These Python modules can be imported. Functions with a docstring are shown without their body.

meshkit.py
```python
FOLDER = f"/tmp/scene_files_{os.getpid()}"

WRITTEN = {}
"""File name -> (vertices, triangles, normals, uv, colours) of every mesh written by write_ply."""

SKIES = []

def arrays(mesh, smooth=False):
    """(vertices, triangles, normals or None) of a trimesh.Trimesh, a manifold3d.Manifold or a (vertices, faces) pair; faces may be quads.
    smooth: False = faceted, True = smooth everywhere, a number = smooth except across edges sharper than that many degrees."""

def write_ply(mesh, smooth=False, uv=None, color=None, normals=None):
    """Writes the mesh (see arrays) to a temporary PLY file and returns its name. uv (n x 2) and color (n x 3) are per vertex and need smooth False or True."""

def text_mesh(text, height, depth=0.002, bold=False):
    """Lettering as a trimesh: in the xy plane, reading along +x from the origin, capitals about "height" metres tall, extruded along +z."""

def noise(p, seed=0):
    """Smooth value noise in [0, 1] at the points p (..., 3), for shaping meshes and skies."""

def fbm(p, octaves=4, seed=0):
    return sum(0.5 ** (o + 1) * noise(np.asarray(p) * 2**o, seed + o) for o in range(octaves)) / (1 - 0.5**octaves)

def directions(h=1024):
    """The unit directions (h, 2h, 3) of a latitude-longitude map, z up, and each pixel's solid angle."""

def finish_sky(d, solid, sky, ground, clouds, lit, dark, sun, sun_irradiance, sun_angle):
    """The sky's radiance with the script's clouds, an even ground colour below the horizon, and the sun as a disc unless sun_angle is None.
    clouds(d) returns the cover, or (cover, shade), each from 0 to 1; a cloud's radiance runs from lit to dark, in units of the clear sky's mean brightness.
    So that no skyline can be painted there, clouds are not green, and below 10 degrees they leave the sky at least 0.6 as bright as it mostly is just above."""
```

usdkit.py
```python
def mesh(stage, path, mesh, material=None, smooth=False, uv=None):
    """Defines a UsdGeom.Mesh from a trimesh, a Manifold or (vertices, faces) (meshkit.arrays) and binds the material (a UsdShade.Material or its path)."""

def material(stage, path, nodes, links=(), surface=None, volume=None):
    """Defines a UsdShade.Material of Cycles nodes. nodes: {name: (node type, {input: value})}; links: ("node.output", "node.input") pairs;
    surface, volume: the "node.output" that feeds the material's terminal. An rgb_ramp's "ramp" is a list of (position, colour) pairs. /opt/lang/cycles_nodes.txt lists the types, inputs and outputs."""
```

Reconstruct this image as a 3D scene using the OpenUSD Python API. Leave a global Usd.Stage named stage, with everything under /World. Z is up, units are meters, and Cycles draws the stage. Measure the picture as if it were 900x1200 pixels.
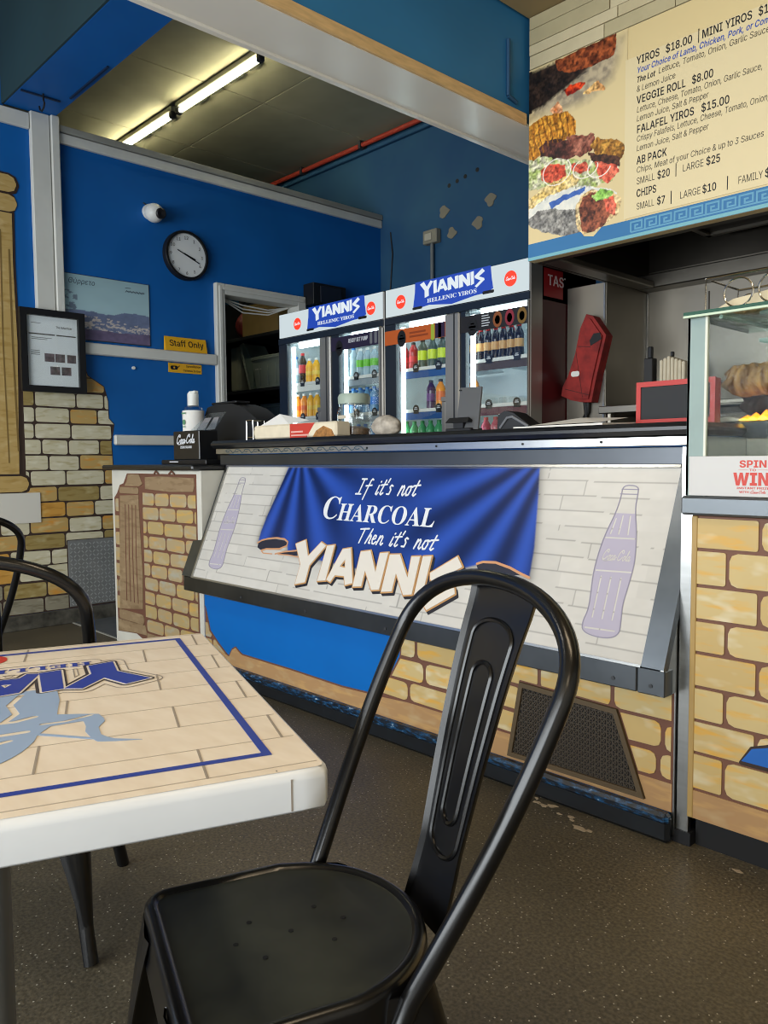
import math, random, glob
import numpy as np, trimesh, shapely, usdkit, meshkit
from shapely.geometry import Polygon, LineString, Point, box as sbox
from shapely.ops import unary_union
from shapely import affinity
from pxr import Usd, UsdGeom, UsdLux, Gf, Sdf, Vt

stage = Usd.Stage.CreateInMemory()
UsdGeom.SetStageUpAxis(stage, UsdGeom.Tokens.z)
UsdGeom.Xform.Define(stage, '/World')
rng = random.Random(7)
PI = math.pi

# ------------------------------------------------------------------ camera, light, exposure
YAW, PITCH, ROLL, FPX, HCAM = math.radians(46.675), math.radians(3.7756), math.radians(-.4606), 930.89, 1.12
fw = np.array([-math.sin(YAW) * math.cos(PITCH), math.cos(YAW) * math.cos(PITCH), -math.sin(PITCH)])
r0 = np.cross(fw, [0, 0, 1]); r0 /= np.linalg.norm(r0); u0 = np.cross(r0, fw)
cr = math.cos(ROLL) * r0 + math.sin(ROLL) * u0
cu = -math.sin(ROLL) * r0 + math.cos(ROLL) * u0
cam = UsdGeom.Camera.Define(stage, '/World/Camera')
M = Gf.Matrix4d(*cr, 0, *cu, 0, *(-fw), 0, 0, 0, HCAM, 1)
cam.AddTransformOp().Set(M)
cam.CreateHorizontalApertureAttr(24.0); cam.CreateVerticalApertureAttr(32.0)
cam.CreateFocalLengthAttr(24.0 * FPX / 900); cam.CreateClippingRangeAttr(Gf.Vec2f(0.02, 60))
cam.CreateExposureAttr(0.0)

def rect_light(name, pos, w, h, rot, color, inten):
    l = UsdLux.RectLight.Define(stage, '/World/' + name)
    l.CreateWidthAttr(w); l.CreateHeightAttr(h); l.CreateColorAttr(Gf.Vec3f(*color)); l.CreateIntensityAttr(inten)
    l.AddTranslateOp().Set(Gf.Vec3d(*pos)); l.AddRotateXYZOp().Set(Gf.Vec3f(*rot))
    return l
dome = UsdLux.DomeLight.Define(stage, '/World/SkyLight')
dome.CreateColorAttr(Gf.Vec3f(.75, .87, 1.0)); dome.CreateIntensityAttr(0.25)
# daylight through the shop front behind the camera (a rect light emits along its -z)
rect_light('DaylightWindow', (-1.7, -3.05, 1.5), 6.0, 2.2, (90, 0, 0), (.92, .97, 1.0), 8.5)
# light of the ceiling lamps (their panels are built below)
rect_light('CeilingLampLight', (-.35, .75, 2.70), 1.1, .26, (0, 0, 0), (1.0, .80, .54), 12.0)
rect_light('CeilingLampLightB', (.9, -.9, 2.70), 1.1, .26, (0, 0, 0), (1.0, .82, .56), 10.0)
rect_light('DiningLampLight', (-3.7, -.6, 4.03), 1.1, .3, (0, 0, 0), (1.0, .94, .84), 32.0)
rect_light('HoodLampLight', (-1.3, 3.75, 2.27), .5, .2, (0, 0, 0), (1.0, .86, .68), 2.5)

# ------------------------------------------------------------------ materials
def lin(c):
    if isinstance(c, str):
        c = [int(c[i:i + 2], 16) / 255 for i in (1, 3, 5)]
        return tuple(x / 12.92 if x <= .04045 else ((x + .055) / 1.055) ** 2.4 for x in c)
    return tuple(c)
MATS = {}
def mat(name, color, rough=.5, metal=0., vary=0., scale=6., stretch=(1, 1, 1), spec=.5, bump=0., color2=None, emit=0., coat=0., trans=0., ior=1.45, detail=4., ecol=None):
    if name in MATS: return MATS[name]
    a = np.array(lin(color))
    p = dict(roughness=rough, metallic=metal, specular_ior_level=spec, base_color=tuple(a), ior=ior)
    if coat: p['coat_weight'] = coat
    if trans: p['transmission_weight'] = trans
    if emit: p['emission_strength'] = emit; p['emission_color'] = lin(ecol or color)
    nodes, links = {'p': ('principled_bsdf', p)}, []
    if vary or bump or color2:
        nodes['g'] = ('geometry', {})
        nodes['m'] = ('mapping', {'scale': tuple(stretch)})
        nodes['n'] = ('noise_texture', {'scale': scale, 'detail': detail})
        links += [('g.position', 'm.vector'), ('m.vector', 'n.vector')]
        if vary or color2:
            b = np.array(lin(color2)) if color2 else np.clip(a * (1 + vary), 0, 1)
            c0 = a if color2 else a * (1 - vary)
            nodes['r'] = ('rgb_ramp', {'ramp': [(.3, tuple(c0)), (.7, tuple(b))]})
            links += [('n.fac', 'r.fac'), ('r.color', 'p.base_color')]
        if bump:
            nodes['b'] = ('bump', {'strength': bump, 'distance': .004})
            links += [('n.fac', 'b.height'), ('b.normal', 'p.normal')]
    MATS[name] = usdkit.material(stage, '/World/Looks/' + name, nodes, links, surface='p.BSDF')
    return MATS[name]
def mat_colors(name, rough=.5, spec=.4, emit=0.):
    n = {'a': ('attribute', {'attribute': 'col'}), 'p': ('principled_bsdf', {'roughness': rough, 'specular_ior_level': spec, 'emission_strength': emit})}
    l = [('a.color', 'p.base_color')] + ([('a.color', 'p.emission_color')] if emit else [])
    return usdkit.material(stage, '/World/Looks/' + name, n, l, surface='p.BSDF')
def mat_pane(name, tint=(.92, .97, .95), f0=.04, rough=.02):
    n = {'t': ('transparent_bsdf', {'color': tint}), 'g': ('glossy_bsdf', {'color': (1, 1, 1), 'roughness': rough}), 'f': ('layer_weight', {'blend': .5}),
         'w': ('math', {'math_type': 'power', 'value2': 5.0}), 'a': ('math', {'math_type': 'multiply_add', 'value2': .8, 'value3': f0}), 'x': ('mix_closure', {})}
    return usdkit.material(stage, '/World/Looks/' + name, n, [('f.facing', 'w.value1'), ('w.value', 'a.value1'), ('a.value', 'x.fac'), ('t.BSDF', 'x.closure1'), ('g.BSDF', 'x.closure2')], surface='x.closure')
def brick_mat(name, base, strokes, pale):
    """Painted brick: base coat with lengthwise brush strokes of a warmer and a paler tone."""
    n = {'g': ('geometry', {}), 'm': ('mapping', {'scale': (5, 5, 26)}), 'n': ('noise_texture', {'scale': 1.6, 'detail': 3}),
         'm2': ('mapping', {'scale': (7, 7, 16), 'location': (3, 1, 7)}), 'n2': ('noise_texture', {'scale': 1.3, 'detail': 2}),
         'r': ('rgb_ramp', {'ramp': [(.52, (0, 0, 0)), (.66, (1, 1, 1))]}), 'r2': ('rgb_ramp', {'ramp': [(.55, (0, 0, 0)), (.72, (.8, .8, .8))]}),
         'x': ('mix', {'color1': lin(base), 'color2': lin(strokes)}), 'y': ('mix', {'color2': lin(pale)}),
         'p': ('principled_bsdf', {'roughness': .55, 'specular_ior_level': .35})}
    MATS[name] = usdkit.material(stage, '/World/Looks/' + name, n, [('g.position', 'm.vector'), ('m.vector', 'n.vector'), ('n.fac', 'r.fac'), ('r.color', 'x.fac'),
        ('g.position', 'm2.vector'), ('m2.vector', 'n2.vector'), ('n2.fac', 'r2.fac'), ('r2.color', 'y.fac'), ('x.color', 'y.color1'), ('y.color', 'p.base_color')], surface='p.BSDF')
    return MATS[name]

# ------------------------------------------------------------------ prim helpers
USED = {}
def numbered(path):
    k = USED.get(path, 0); USED[path] = k + 1
    return path if k == 0 else f'{path}_{k:03d}'
ORG = {}
def props(prim, label=None, cat=None, group=None, kind=None):
    for k, v in (('label', label), ('category', cat), ('group', group), ('kind', kind)):
        if v: prim.SetCustomDataByKey(k, v)
    return prim
def thing(name, label, cat, loc=(0, 0, 0), rz=0., group=None):
    x = UsdGeom.Xform.Define(stage, numbered('/World/' + name))
    x.AddTranslateOp().Set(Gf.Vec3d(*map(float, loc))); x.AddRotateZOp().Set(float(rz))
    ORG[x.GetPath()] = np.array(loc, float) if rz == 0 else None
    return props(x.GetPrim(), label, cat, group)
def root_of(prim):
    while str(prim.GetPath().GetParentPath()) != '/World': prim = prim.GetParent()
    return prim
def obj(name, mesh, m, parent=None, label=None, smooth=35, local=False, kind=None, col=None):
    """One Mesh prim. Meshes come in world coordinates; under an unrotated thing they are shifted to its origin."""
    v, f, n = meshkit.arrays(mesh, False if col is not None else smooth)
    if parent is not None and not local:
        o = ORG.get(root_of(parent).GetPath())
        if o is not None: v = v - o
    base = str(parent.GetPath()) if parent is not None else '/World'
    path = numbered(base + '/' + name)
    g = usdkit.mesh(stage, path, (v, f), m, smooth=False)
    if n is not None:
        g.CreateNormalsAttr(Vt.Vec3fArray.FromNumpy(n.astype(np.float32))); g.SetNormalsInterpolation('vertex')
    if col is not None:
        UsdGeom.PrimvarsAPI(g).CreatePrimvar('col', Sdf.ValueTypeNames.Color3fArray, 'vertex').Set(Vt.Vec3fArray.FromNumpy(np.asarray(col, np.float32)))
    if parent is None and path not in ORG: ORG[Sdf.Path(path)] = None
    return props(g.GetPrim(), label, kind=kind)
def struct(name, mesh, m, label=None, parent=None, smooth=35):
    return props(obj(name, mesh, m, parent, label, smooth), kind='structure') if parent is None else obj(name, mesh, m, parent, label, smooth)
def copy(src, loc, rz=0., label=None, group=None):
    was = src.GetCustomData()
    base = str(src.GetPath()).split('/')[2]
    if base[-4] == '_' and base[-3:].isdigit(): base = base[:-4]
    r = thing(base, label or was['label'], was['category'], loc, rz, group or was.get('group'))
    r.GetReferences().AddInternalReference(src.GetPath()); r.SetInstanceable(True)
    return r

# ------------------------------------------------------------------ mesh helpers
cat = trimesh.util.concatenate
def bx(x0, x1, y0, y1, z0, z1, b=0.):
    x0, x1 = min(x0, x1), max(x0, x1); y0, y1 = min(y0, y1), max(y0, y1); z0, z1 = min(z0, z1), max(z0, z1)
    if b <= 0:
        m = trimesh.creation.box((x1 - x0, y1 - y0, z1 - z0)); m.apply_translation(((x0 + x1) / 2, (y0 + y1) / 2, (z0 + z1) / 2)); return m
    b = min(b, (x1 - x0) * .49, (y1 - y0) * .49, (z1 - z0) * .49)
    P = []
    for sx, X in ((1, x0), (-1, x1)):
        for sy, Y in ((1, y0), (-1, y1)):
            for sz, Z in ((1, z0), (-1, z1)):
                P += [(X, Y + sy * b, Z + sz * b), (X + sx * b, Y, Z + sz * b), (X + sx * b, Y + sy * b, Z)]
    return trimesh.convex.convex_hull(np.array(P))
def hull(P): return trimesh.convex.convex_hull(np.array(P, float))
def tube(pts, r, n=10, caps=True):
    pts = np.array(pts, float); k = len(pts)
    r = np.full(k, r) if np.ndim(r) == 0 else np.array(r)
    t = np.gradient(pts, axis=0); t /= np.linalg.norm(t, axis=1)[:, None] + 1e-12
    a = np.array([0, 0, 1.]) if abs(t[0][2]) < .9 else np.array([1., 0, 0])
    V = []
    u = np.cross(t[0], a); u /= np.linalg.norm(u)
    for i in range(k):
        u = u - t[i] * (u @ t[i]); u /= np.linalg.norm(u); w = np.cross(t[i], u)
        ang = np.arange(n) * 2 * PI / n
        V.append(pts[i] + r[i] * (np.cos(ang)[:, None] * u + np.sin(ang)[:, None] * w))
    V = np.vstack(V); F = []
    for i in range(k - 1):
        for j in range(n):
            a_, b_ = i * n + j, i * n + (j + 1) % n
            F += [(a_, b_, b_ + n), (a_, b_ + n, a_ + n)]
    if caps:
        V = np.vstack([V, pts[0], pts[-1]]); c0, c1 = k * n, k * n + 1
        for j in range(n):
            F += [(c0, (j + 1) % n, j), (c1, (k - 1) * n + j, (k - 1) * n + (j + 1) % n)]
    return trimesh.Trimesh(V, F, process=False)
def lathe(prof, n=20, at=(0, 0, 0)):
    V, F = [], []
    for r, z in prof:
        V += [(r * math.cos(2 * PI * j / n), r * math.sin(2 * PI * j / n), z) for j in range(n)]
    for i in range(len(prof) - 1):
        for j in range(n):
            a, b = i * n + j, i * n + (j + 1) % n
            F += [(a, b, b + n), (a, b + n, a + n)]
    m = trimesh.Trimesh(np.array(V) + np.array(at), F, process=False)
    return m
class Frame:
    def __init__(s, o, a, b):
        s.o, s.a, s.b = (np.array(q, float) for q in (o, a, b)); s.n = np.cross(s.a, s.b)
    def __call__(s, p, h=0.):
        p = np.asarray(p, float)
        return s.o + p[:, :1] * s.a + p[:, 1:2] * s.b + (np.asarray(h) * np.ones(len(p)))[:, None] * s.n
def polys(g):
    if g.is_empty: return []
    return [q for q in getattr(g, 'geoms', [g]) if q.geom_type == 'Polygon' and q.area > 1e-9]
def extr(g, fr, h0, h1):
    """Shapely area(s) of the frame's plane as a thin slab from h0 (open) to h1."""
    V, F, k = [], [], 0
    for p in polys(g):
        p = shapely.geometry.polygon.orient(p)
        v, f = trimesh.creation.triangulate_polygon(p, engine='earcut')
        v, f = np.asarray(v)[:, :2], np.asarray(f)
        tri = v[f]; area = np.cross(tri[:, 1] - tri[:, 0], tri[:, 2] - tri[:, 0])
        f = np.where(area[:, None] < 0, f[:, ::-1], f)
        V.append(fr(v, h1)); F.append(f + k); k += len(v)
        for ring in (p.exterior, *p.interiors):
            c = np.array(ring.coords)[:-1, :2]; m = len(c)
            V += [fr(c, h0), fr(c, h1)]
            i = np.arange(m); j = (i + 1) % m
            F.append(np.vstack([np.stack([k + i, k + j, k + m + j], 1), np.stack([k + i, k + m + j, k + m + i], 1)])); k += 2 * m
    return trimesh.Trimesh(np.vstack(V), np.vstack(F), process=False)
def solid(g, fr, h0, h1):
    a = extr(g, fr, h0, h1); b = extr(g, fr, h0, h0 + 1e-6); b.faces = b.faces[:, ::-1]; return cat([a, b])
JOINED = ('letter', 'numerals', 'handwriting', 'strip_print', 'tag_print', 'headline', 'greek', 'wave', 'fill_print', 'line_print', 'logo_shadow', 'logo_outline', 'warrior', 'stitching')
def decal(name, parent, g, fr, m, h0=0., h1=.001, label=None, kind=None):
    ps = polys(g)
    if not ps: return None
    if 1 < len(ps) <= 60 and not any(k in name for k in JOINED):
        for p_ in ps: o = obj(name, extr(p_, fr, h0, h1), m, parent, label, smooth=False)
        return o
    return obj(name, extr(g, fr, h0, h1), m, parent, label, smooth=False, kind=kind or ('stuff' if len(ps) > 1 and 'letter' not in name else None))
def grid(fr, s0, s1, t0, t1, n, m_, h, fn):
    """A fine flat print: a grid whose vertex colours come from fn(s, t) (linear rgb)."""
    S, T = np.meshgrid(np.linspace(s0, s1, n), np.linspace(t0, t1, m_))
    p = np.stack([S.ravel(), T.ravel()], 1)
    i = np.arange(n * (m_ - 1)).reshape(m_ - 1, n)[:, :-1].ravel()
    F = np.vstack([np.stack([i, i + 1, i + n + 1], 1), np.stack([i, i + n + 1, i + n], 1)])
    return trimesh.Trimesh(fr(p, h), F, process=False), np.clip(fn(p[:, 0], p[:, 1]), 0, 1)
def inside(poly, s, t): return shapely.contains_xy(poly, s, t)
def P(*pts): return Polygon(pts).buffer(0)
def rrect(x0, y0, x1, y1, r):
    r = min(r, abs(x1 - x0) * .45, abs(y1 - y0) * .45)
    return sbox(x0 + r, y0 + r, x1 - r, y1 - r).buffer(r, quad_segs=2)
def stroke(pts, w): return LineString(pts).buffer(w / 2, quad_segs=2)
def nz(s, t, k, seed=0): return meshkit.fbm(np.stack([s * k, t * k, np.zeros_like(s)], -1), 4, seed)

# ------------------------------------------------------------------ lettering
FONT_DIR = glob.glob('/opt/blender-*/*/datafiles/fonts')[0] + '/'
FONTS, GL = {}, {}
def font(key):
    from PIL import ImageFont
    if key not in FONTS:
        if key == 'math': f = ImageFont.truetype(FONT_DIR + 'NotoSansMath-Regular.woff2', 64)
        else:
            f = ImageFont.truetype(FONT_DIR + 'Inter.woff2', 64); f.set_variation_by_axes([14, key])
        FONTS[key] = f
    return FONTS[key]
def contour(a):
    """Marching squares at mid level: the area of a glyph's coverage, as a shapely geometry in raster units (y up)."""
    a = np.pad(a.astype(float), 2) - 127.5; H, W = a.shape; on = a > 0
    idx = on[:-1, :-1] * 1 + on[:-1, 1:] * 2 + on[1:, 1:] * 4 + on[1:, :-1] * 8
    tab = {1: [(3, 0)], 2: [(0, 1)], 3: [(3, 1)], 4: [(1, 2)], 5: [(3, 0), (1, 2)], 6: [(0, 2)], 7: [(3, 2)], 8: [(2, 3)], 9: [(2, 0)], 10: [(0, 1), (2, 3)], 11: [(2, 1)], 12: [(1, 3)], 13: [(1, 0)], 14: [(0, 3)]}
    nxt, pt = {}, {}
    for y, x in zip(*np.nonzero((idx > 0) & (idx < 15))):
        ends = {0: ((y, x), (y, x + 1)), 1: ((y, x + 1), (y + 1, x + 1)), 2: ((y + 1, x), (y + 1, x + 1)), 3: ((y, x), (y + 1, x))}
        for e0, e1 in tab[idx[y, x]]:
            ks = []
            for e in (e0, e1):
                k = ends[e]; ks.append(k)
                if k not in pt:
                    va, vb = a[k[0]], a[k[1]]; t = va / (va - vb)
                    pt[k] = (k[0][1] + t * (k[1][1] - k[0][1]), -(k[0][0] + t * (k[1][0] - k[0][0])))
            nxt[ks[0]] = ks[1]
    g = Polygon()
    while nxt:
        k0, k = next(iter(nxt.items())); ring = [pt[k0]]; del nxt[k0]
        while k in nxt:
            ring.append(pt[k]); k = nxt.pop(k)
        if len(ring) > 3: g = g.symmetric_difference(Polygon(ring).buffer(0))
    return g.simplify(.3)
def glyph(ch, key):
    if (ch, key) not in GL:
        from PIL import Image, ImageDraw
        f = font(key); adv = f.getlength(ch)
        im = Image.new('L', (int(adv) + 60, 110)); ImageDraw.Draw(im).text((28, 80), ch, 255, f, anchor='ls')
        g = contour(np.asarray(im)) if ch.strip() else Polygon()
        cap = 45.0
        GL[ch, key] = (affinity.affine_transform(g, [1 / cap, 0, 0, 1 / cap, -30 / cap, 82 / cap]) if not g.is_empty else g, adv / cap)
    return GL[ch, key]
def math_str(s, up, low): return ''.join(chr(up + ord(c) - 65) if c.isupper() else chr(low + ord(c) - 97) if c.islower() else c for c in s)
def text(s, h, key=500, width=None, sx=1., shear=0., at=(0, 0), track=0.):
    """Lettering as shapely area: baseline start AT, capitals H high; scaled in x to be WIDTH wide if given."""
    if key == 'serif': s, key = math_str(s, 0x1D400, 0x1D41A), 'math'
    if key == 'script': s, key = math_str(s, 0x1D4D0, 0x1D4EA), 'math'
    if key == 'ital': s, key = math_str(s, 0x1D468, 0x1D482), 'math'
    x, out = 0., []
    for c in s:
        g, adv = glyph(c, key)
        if not g.is_empty: out.append(affinity.translate(g, x, 0))
        x += adv + track
    g = shapely.geometry.MultiPolygon([q for e in out for q in polys(e)])
    if shear: g = affinity.affine_transform(g, [1, shear, 0, 1, 0, 0])
    k = width / max(x * h, 1e-6) if width else sx
    return affinity.affine_transform(g, [h * k, 0, 0, h, at[0], at[1]])

SCR = {'C': (.86, [[(.78, .70), (.84, .88), (.72, 1.0), (.50, .96), (.24, .70), (.12, .35), (.18, .08), (.38, .0), (.62, .12), (.80, .34)], [(.50, .96), (.56, .80), (.66, .74)]]), 'o': (.40, [[(.30, .46), (.14, .40), (.06, .16), (.14, .0), (.28, .04), (.36, .26), (.30, .46), (.44, .40)]]),
    'c': (.36, [[(.34, .38), (.24, .46), (.10, .32), (.06, .12), (.16, .0), (.28, .04), (.38, .18)]]), 'a': (.46, [[(.34, .42), (.20, .46), (.08, .30), (.06, .08), (.16, .0), (.28, .14), (.36, .44)], [(.36, .44), (.30, .08), (.38, .0), (.50, .16)]]),
    'l': (.30, [[(.06, .14), (.26, .60), (.34, .94), (.24, .98), (.16, .60), (.14, .10), (.22, .0), (.34, .14)]]), '-': (.20, [[(.04, .26), (.16, .30)]])}
def script_word(h, width, at):
    """The flowing white script word of the soft drink, as broad pen strokes."""
    x, out = 0., []
    for ch in 'Coca-Cola':
        adv, sts = SCR[ch]
        for p in sts: out.append(stroke([(x + a + .22 * b, b) for a, b in chaikin_open(p)], .125 if ch == 'C' else .115))
        x += adv
    out.append(stroke(chaikin_open([(.10, .12), (.30, -.10), (.8, -.13), (1.4, -.02), (1.75, -.08)]), .08))
    g = unary_union(out); b = g.bounds; k = width / (b[2] - b[0])
    return affinity.affine_transform(g, [k, 0, 0, h, at[0] - b[0] * k, at[1]])
def chaikin_open(p, n=2):
    p = np.array(p, float)
    for _ in range(n):
        m = np.stack([p[:-1] * .75 + p[1:] * .25, p[:-1] * .25 + p[1:] * .75], 1).reshape(-1, 2); p = np.vstack([p[:1], m, p[-1:]])
    return p

# ------------------------------------------------------------------ shared materials
blue_wall = mat('blue_wall_paint', '#0f5ba3', .55, vary=.07, scale=2.5, spec=.3)
blue_bright = mat('blue_counter_paint', '#0663b2', .45, vary=.04, scale=3, spec=.3)
blue_dark = mat('blue_render_wall', '#1c4a72', .75, color2='#2b5877', scale=2.2, bump=.25, detail=8)
teal_dark = mat('teal_beam_paint', '#1d383e', .8, vary=.1, scale=2)
white_trim = mat('white_trim_paint', '#c9c9c2', .5, vary=.05, scale=5)
grey_trim = mat('grey_trim_paint', '#8b8b84', .6, vary=.08, scale=5)
beam_grey = mat('beam_gloss_paint', '#e2ded4', .22, vary=.04, scale=3)
cream_wood = mat('cream_wood', '#cfae7c', .6, vary=.15, scale=14, stretch=(6, 1, 6))
ceil_dark = mat('ceiling_sheet', '#a29e84', .85, vary=.18, scale=1.6, detail=6)
ceil_near = mat('near_ceiling', '#a08a62', .8, vary=.05, scale=2)
plaster = mat('plain_plaster', '#c8c2b4', .8)
steel = mat('stainless', '#b9bab8', .28, 1., vary=.06, scale=4, stretch=(1, 1, 12))
steel_dull = mat('stainless_dull', '#8d877c', .42, 1., vary=.1, scale=3)
steel_dark = mat('hood_steel', '#4e4a44', .45, 1., vary=.2, scale=3)
frame_steel = mat('sign_frame_steel', '#70757a', .3, 1., vary=.18, scale=5)
chrome = mat('chrome_wire', '#d8d8d4', .15, 1.)
black_gloss = mat('black_painted_steel', '#0b0b0c', .24, spec=.6, vary=.3, scale=9)
seat_black = mat('worn_black_seat', '#1d1f1c', .40, color2='#33352d', scale=9, spec=.5, bump=.15, detail=6)
black_matt = mat('black_plastic', '#141416', .45)
black_satin = mat('black_laminate', '#17181a', .28, spec=.6)
dark_grey = mat('dark_grey_plastic', '#34363a', .5)
mid_grey = mat('grey_plastic', '#6d6f73', .5)
white_pl = mat('white_plastic', '#dcdcd6', .4)
white_paper = mat('white_paper', '#e2dfd8', .8)
cream_paper = mat('cream_paper', '#dccfb4', .8, vary=.06, scale=20)
red_paint = mat('red_paint', '#b4281f', .45)
red_print = mat('red_print', '#c03a2c', .5)
yellow_sign = mat('yellow_sign', '#e0a71c', .5)
ink_black = mat('ink_black', '#0f0f12', .6)
ink_grey = mat('ink_grey', '#5c5955', .6)
ink_blue = mat('ink_blue', '#2b4a9e', .6)
ink_white = mat('ink_white', '#d4d6da', .55)
pane = mat_pane('clear_glass', (.975, .99, .985))
pane_green = mat_pane('green_edge_glass', (.80, .92, .87))
clear_pl = mat_pane('clear_plastic', (.90, .93, .94), .06, .1)
case_pane = mat_pane('case_glass', (.93, .965, .95), .003, .05)

# floor: dark vinyl with pale flecks
floor_mat = usdkit.material(stage, '/World/Looks/speckled_vinyl', {
    'g': ('geometry', {}), 'v': ('voronoi_texture', {'scale': 75.0}), 'c': ('separate_color', {}),
    't': ('math', {'math_type': 'less_than', 'value2': .15}), 'k': ('math', {'math_type': 'greater_than', 'value2': .55}), 'a': ('math', {'math_type': 'multiply'}),
    'n': ('noise_texture', {'scale': 1.3, 'detail': 6}), 'n2': ('noise_texture', {'scale': 120.0, 'detail': 2}),
    'r': ('rgb_ramp', {'ramp': [(.35, lin('#453f33')), (.65, lin('#5f5644'))]}), 'r2': ('rgb_ramp', {'ramp': [(.35, (.6, .6, .6)), (.65, (1.25, 1.25, 1.25))]}),
    'mm': ('mix', {'mix_type': 'multiply', 'fac': 1.0}), 'x': ('mix', {'color2': lin('#a9a394')}),
    'b': ('bump', {'strength': .2, 'distance': .002}), 'p': ('principled_bsdf', {'roughness': .48, 'specular_ior_level': .35})},
    [('g.position', 'v.vector'), ('v.color', 'c.color'), ('v.distance', 't.value1'), ('c.r', 'k.value1'), ('t.value', 'a.value1'), ('k.value', 'a.value2'),
     ('g.position', 'n.vector'), ('g.position', 'n2.vector'), ('n.fac', 'r.fac'), ('n2.fac', 'r2.fac'), ('r.color', 'mm.color1'), ('r2.color', 'mm.color2'),
     ('mm.color', 'x.color1'), ('a.value', 'x.fac'), ('x.color', 'p.base_color'), ('n2.fac', 'b.height'), ('b.normal', 'p.normal')], surface='p.BSDF')

FL = Frame((-5.5, 0, 0), (0, 1, 0), (0, 0, 1))          # left wall: s = y, t = z, out = +x
FC = Frame((0, 2.15, 0), (1, 0, 0), (0, 0, 1))          # counter front: s = x, t = z, out = -y
tv = np.array([0, .229, .567]) / math.hypot(.229, .567)
FS = Frame((0, 2.077, .52), (1, 0, 0), tv)              # slanted sign: s = x, t = up the slope

# ------------------------------------------------------------------ the setting
struct('floor', bx(-8.2, 2.4, -3.4, 5.4, -.06, 0), floor_mat, 'dark speckled vinyl floor')
wl = struct('wall_left', cat([bx(-5.62, -5.5, -3.3, 3.40, 0, 3.36), bx(-5.62, -5.5, 4.2, 5.17, 0, 3.36), bx(-5.62, -5.5, 3.40, 4.2, 2.46, 3.36), bx(-5.62, -5.5, -3.3, 1.85, 3.36, 4.1)]),
            blue_wall, 'blue partition wall with painted brick ruins, clock and notices')
struct('wall_back', bx(-8.2, 2.4, 5.17, 5.3, 0, 4.1), blue_dark, 'dark blue rendered wall behind the fridges')
struct('wall_storage', bx(-8.2, -8.1, -3.3, 5.17, 0, 4.1), blue_dark)
struct('wall_right', bx(2.3, 2.4, -3.3, 5.17, 0, 4.1), plaster)
struct('wall_front', cat([bx(-8.2, -4.7, -3.4, -3.3, 0, 4.1), bx(1.9, 2.4, -3.4, -3.3, 0, 4.1), bx(-4.7, 1.9, -3.4, -3.3, 0, .35), bx(-4.7, 1.9, -3.4, -3.3, 2.65, 4.1)]), plaster)
w1 = struct('window_1', cat([bx(x - .03, x + .03, -3.39, -3.31, .35, 2.65) for x in (-4.67, -3.0, -1.4, .2, 1.87)] + [bx(-4.7, 1.9, -3.39, -3.31, z, z + .06) for z in (.35, 2.59)]), dark_grey, 'shop front window frame')
obj('pane', bx(-4.7, 1.9, -3.36, -3.355, .36, 2.64), pane, w1)
ck = struct('ceiling', bx(-8.2, 2.4, -3.4, 5.4, 4.12, 4.2), ceil_dark, 'grimy high ceiling over the kitchen')
for i, x in enumerate(np.arange(-8.1, 2.2, 1.22)):
    for j, y in enumerate((-3.3, -.87, 1.56, 3.99)):
        obj('ceiling_panel', bx(x + .004, min(x + 1.216, 2.3), y + .004, min(y + 2.426, 5.17), 4.1, 4.13, .003), ceil_dark, ck, smooth=False)
struct('ceiling_lower', bx(-1.85, 2.3, -3.3, 2.56, 2.75, 2.83), ceil_near, 'lower ceiling over the tables')
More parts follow.
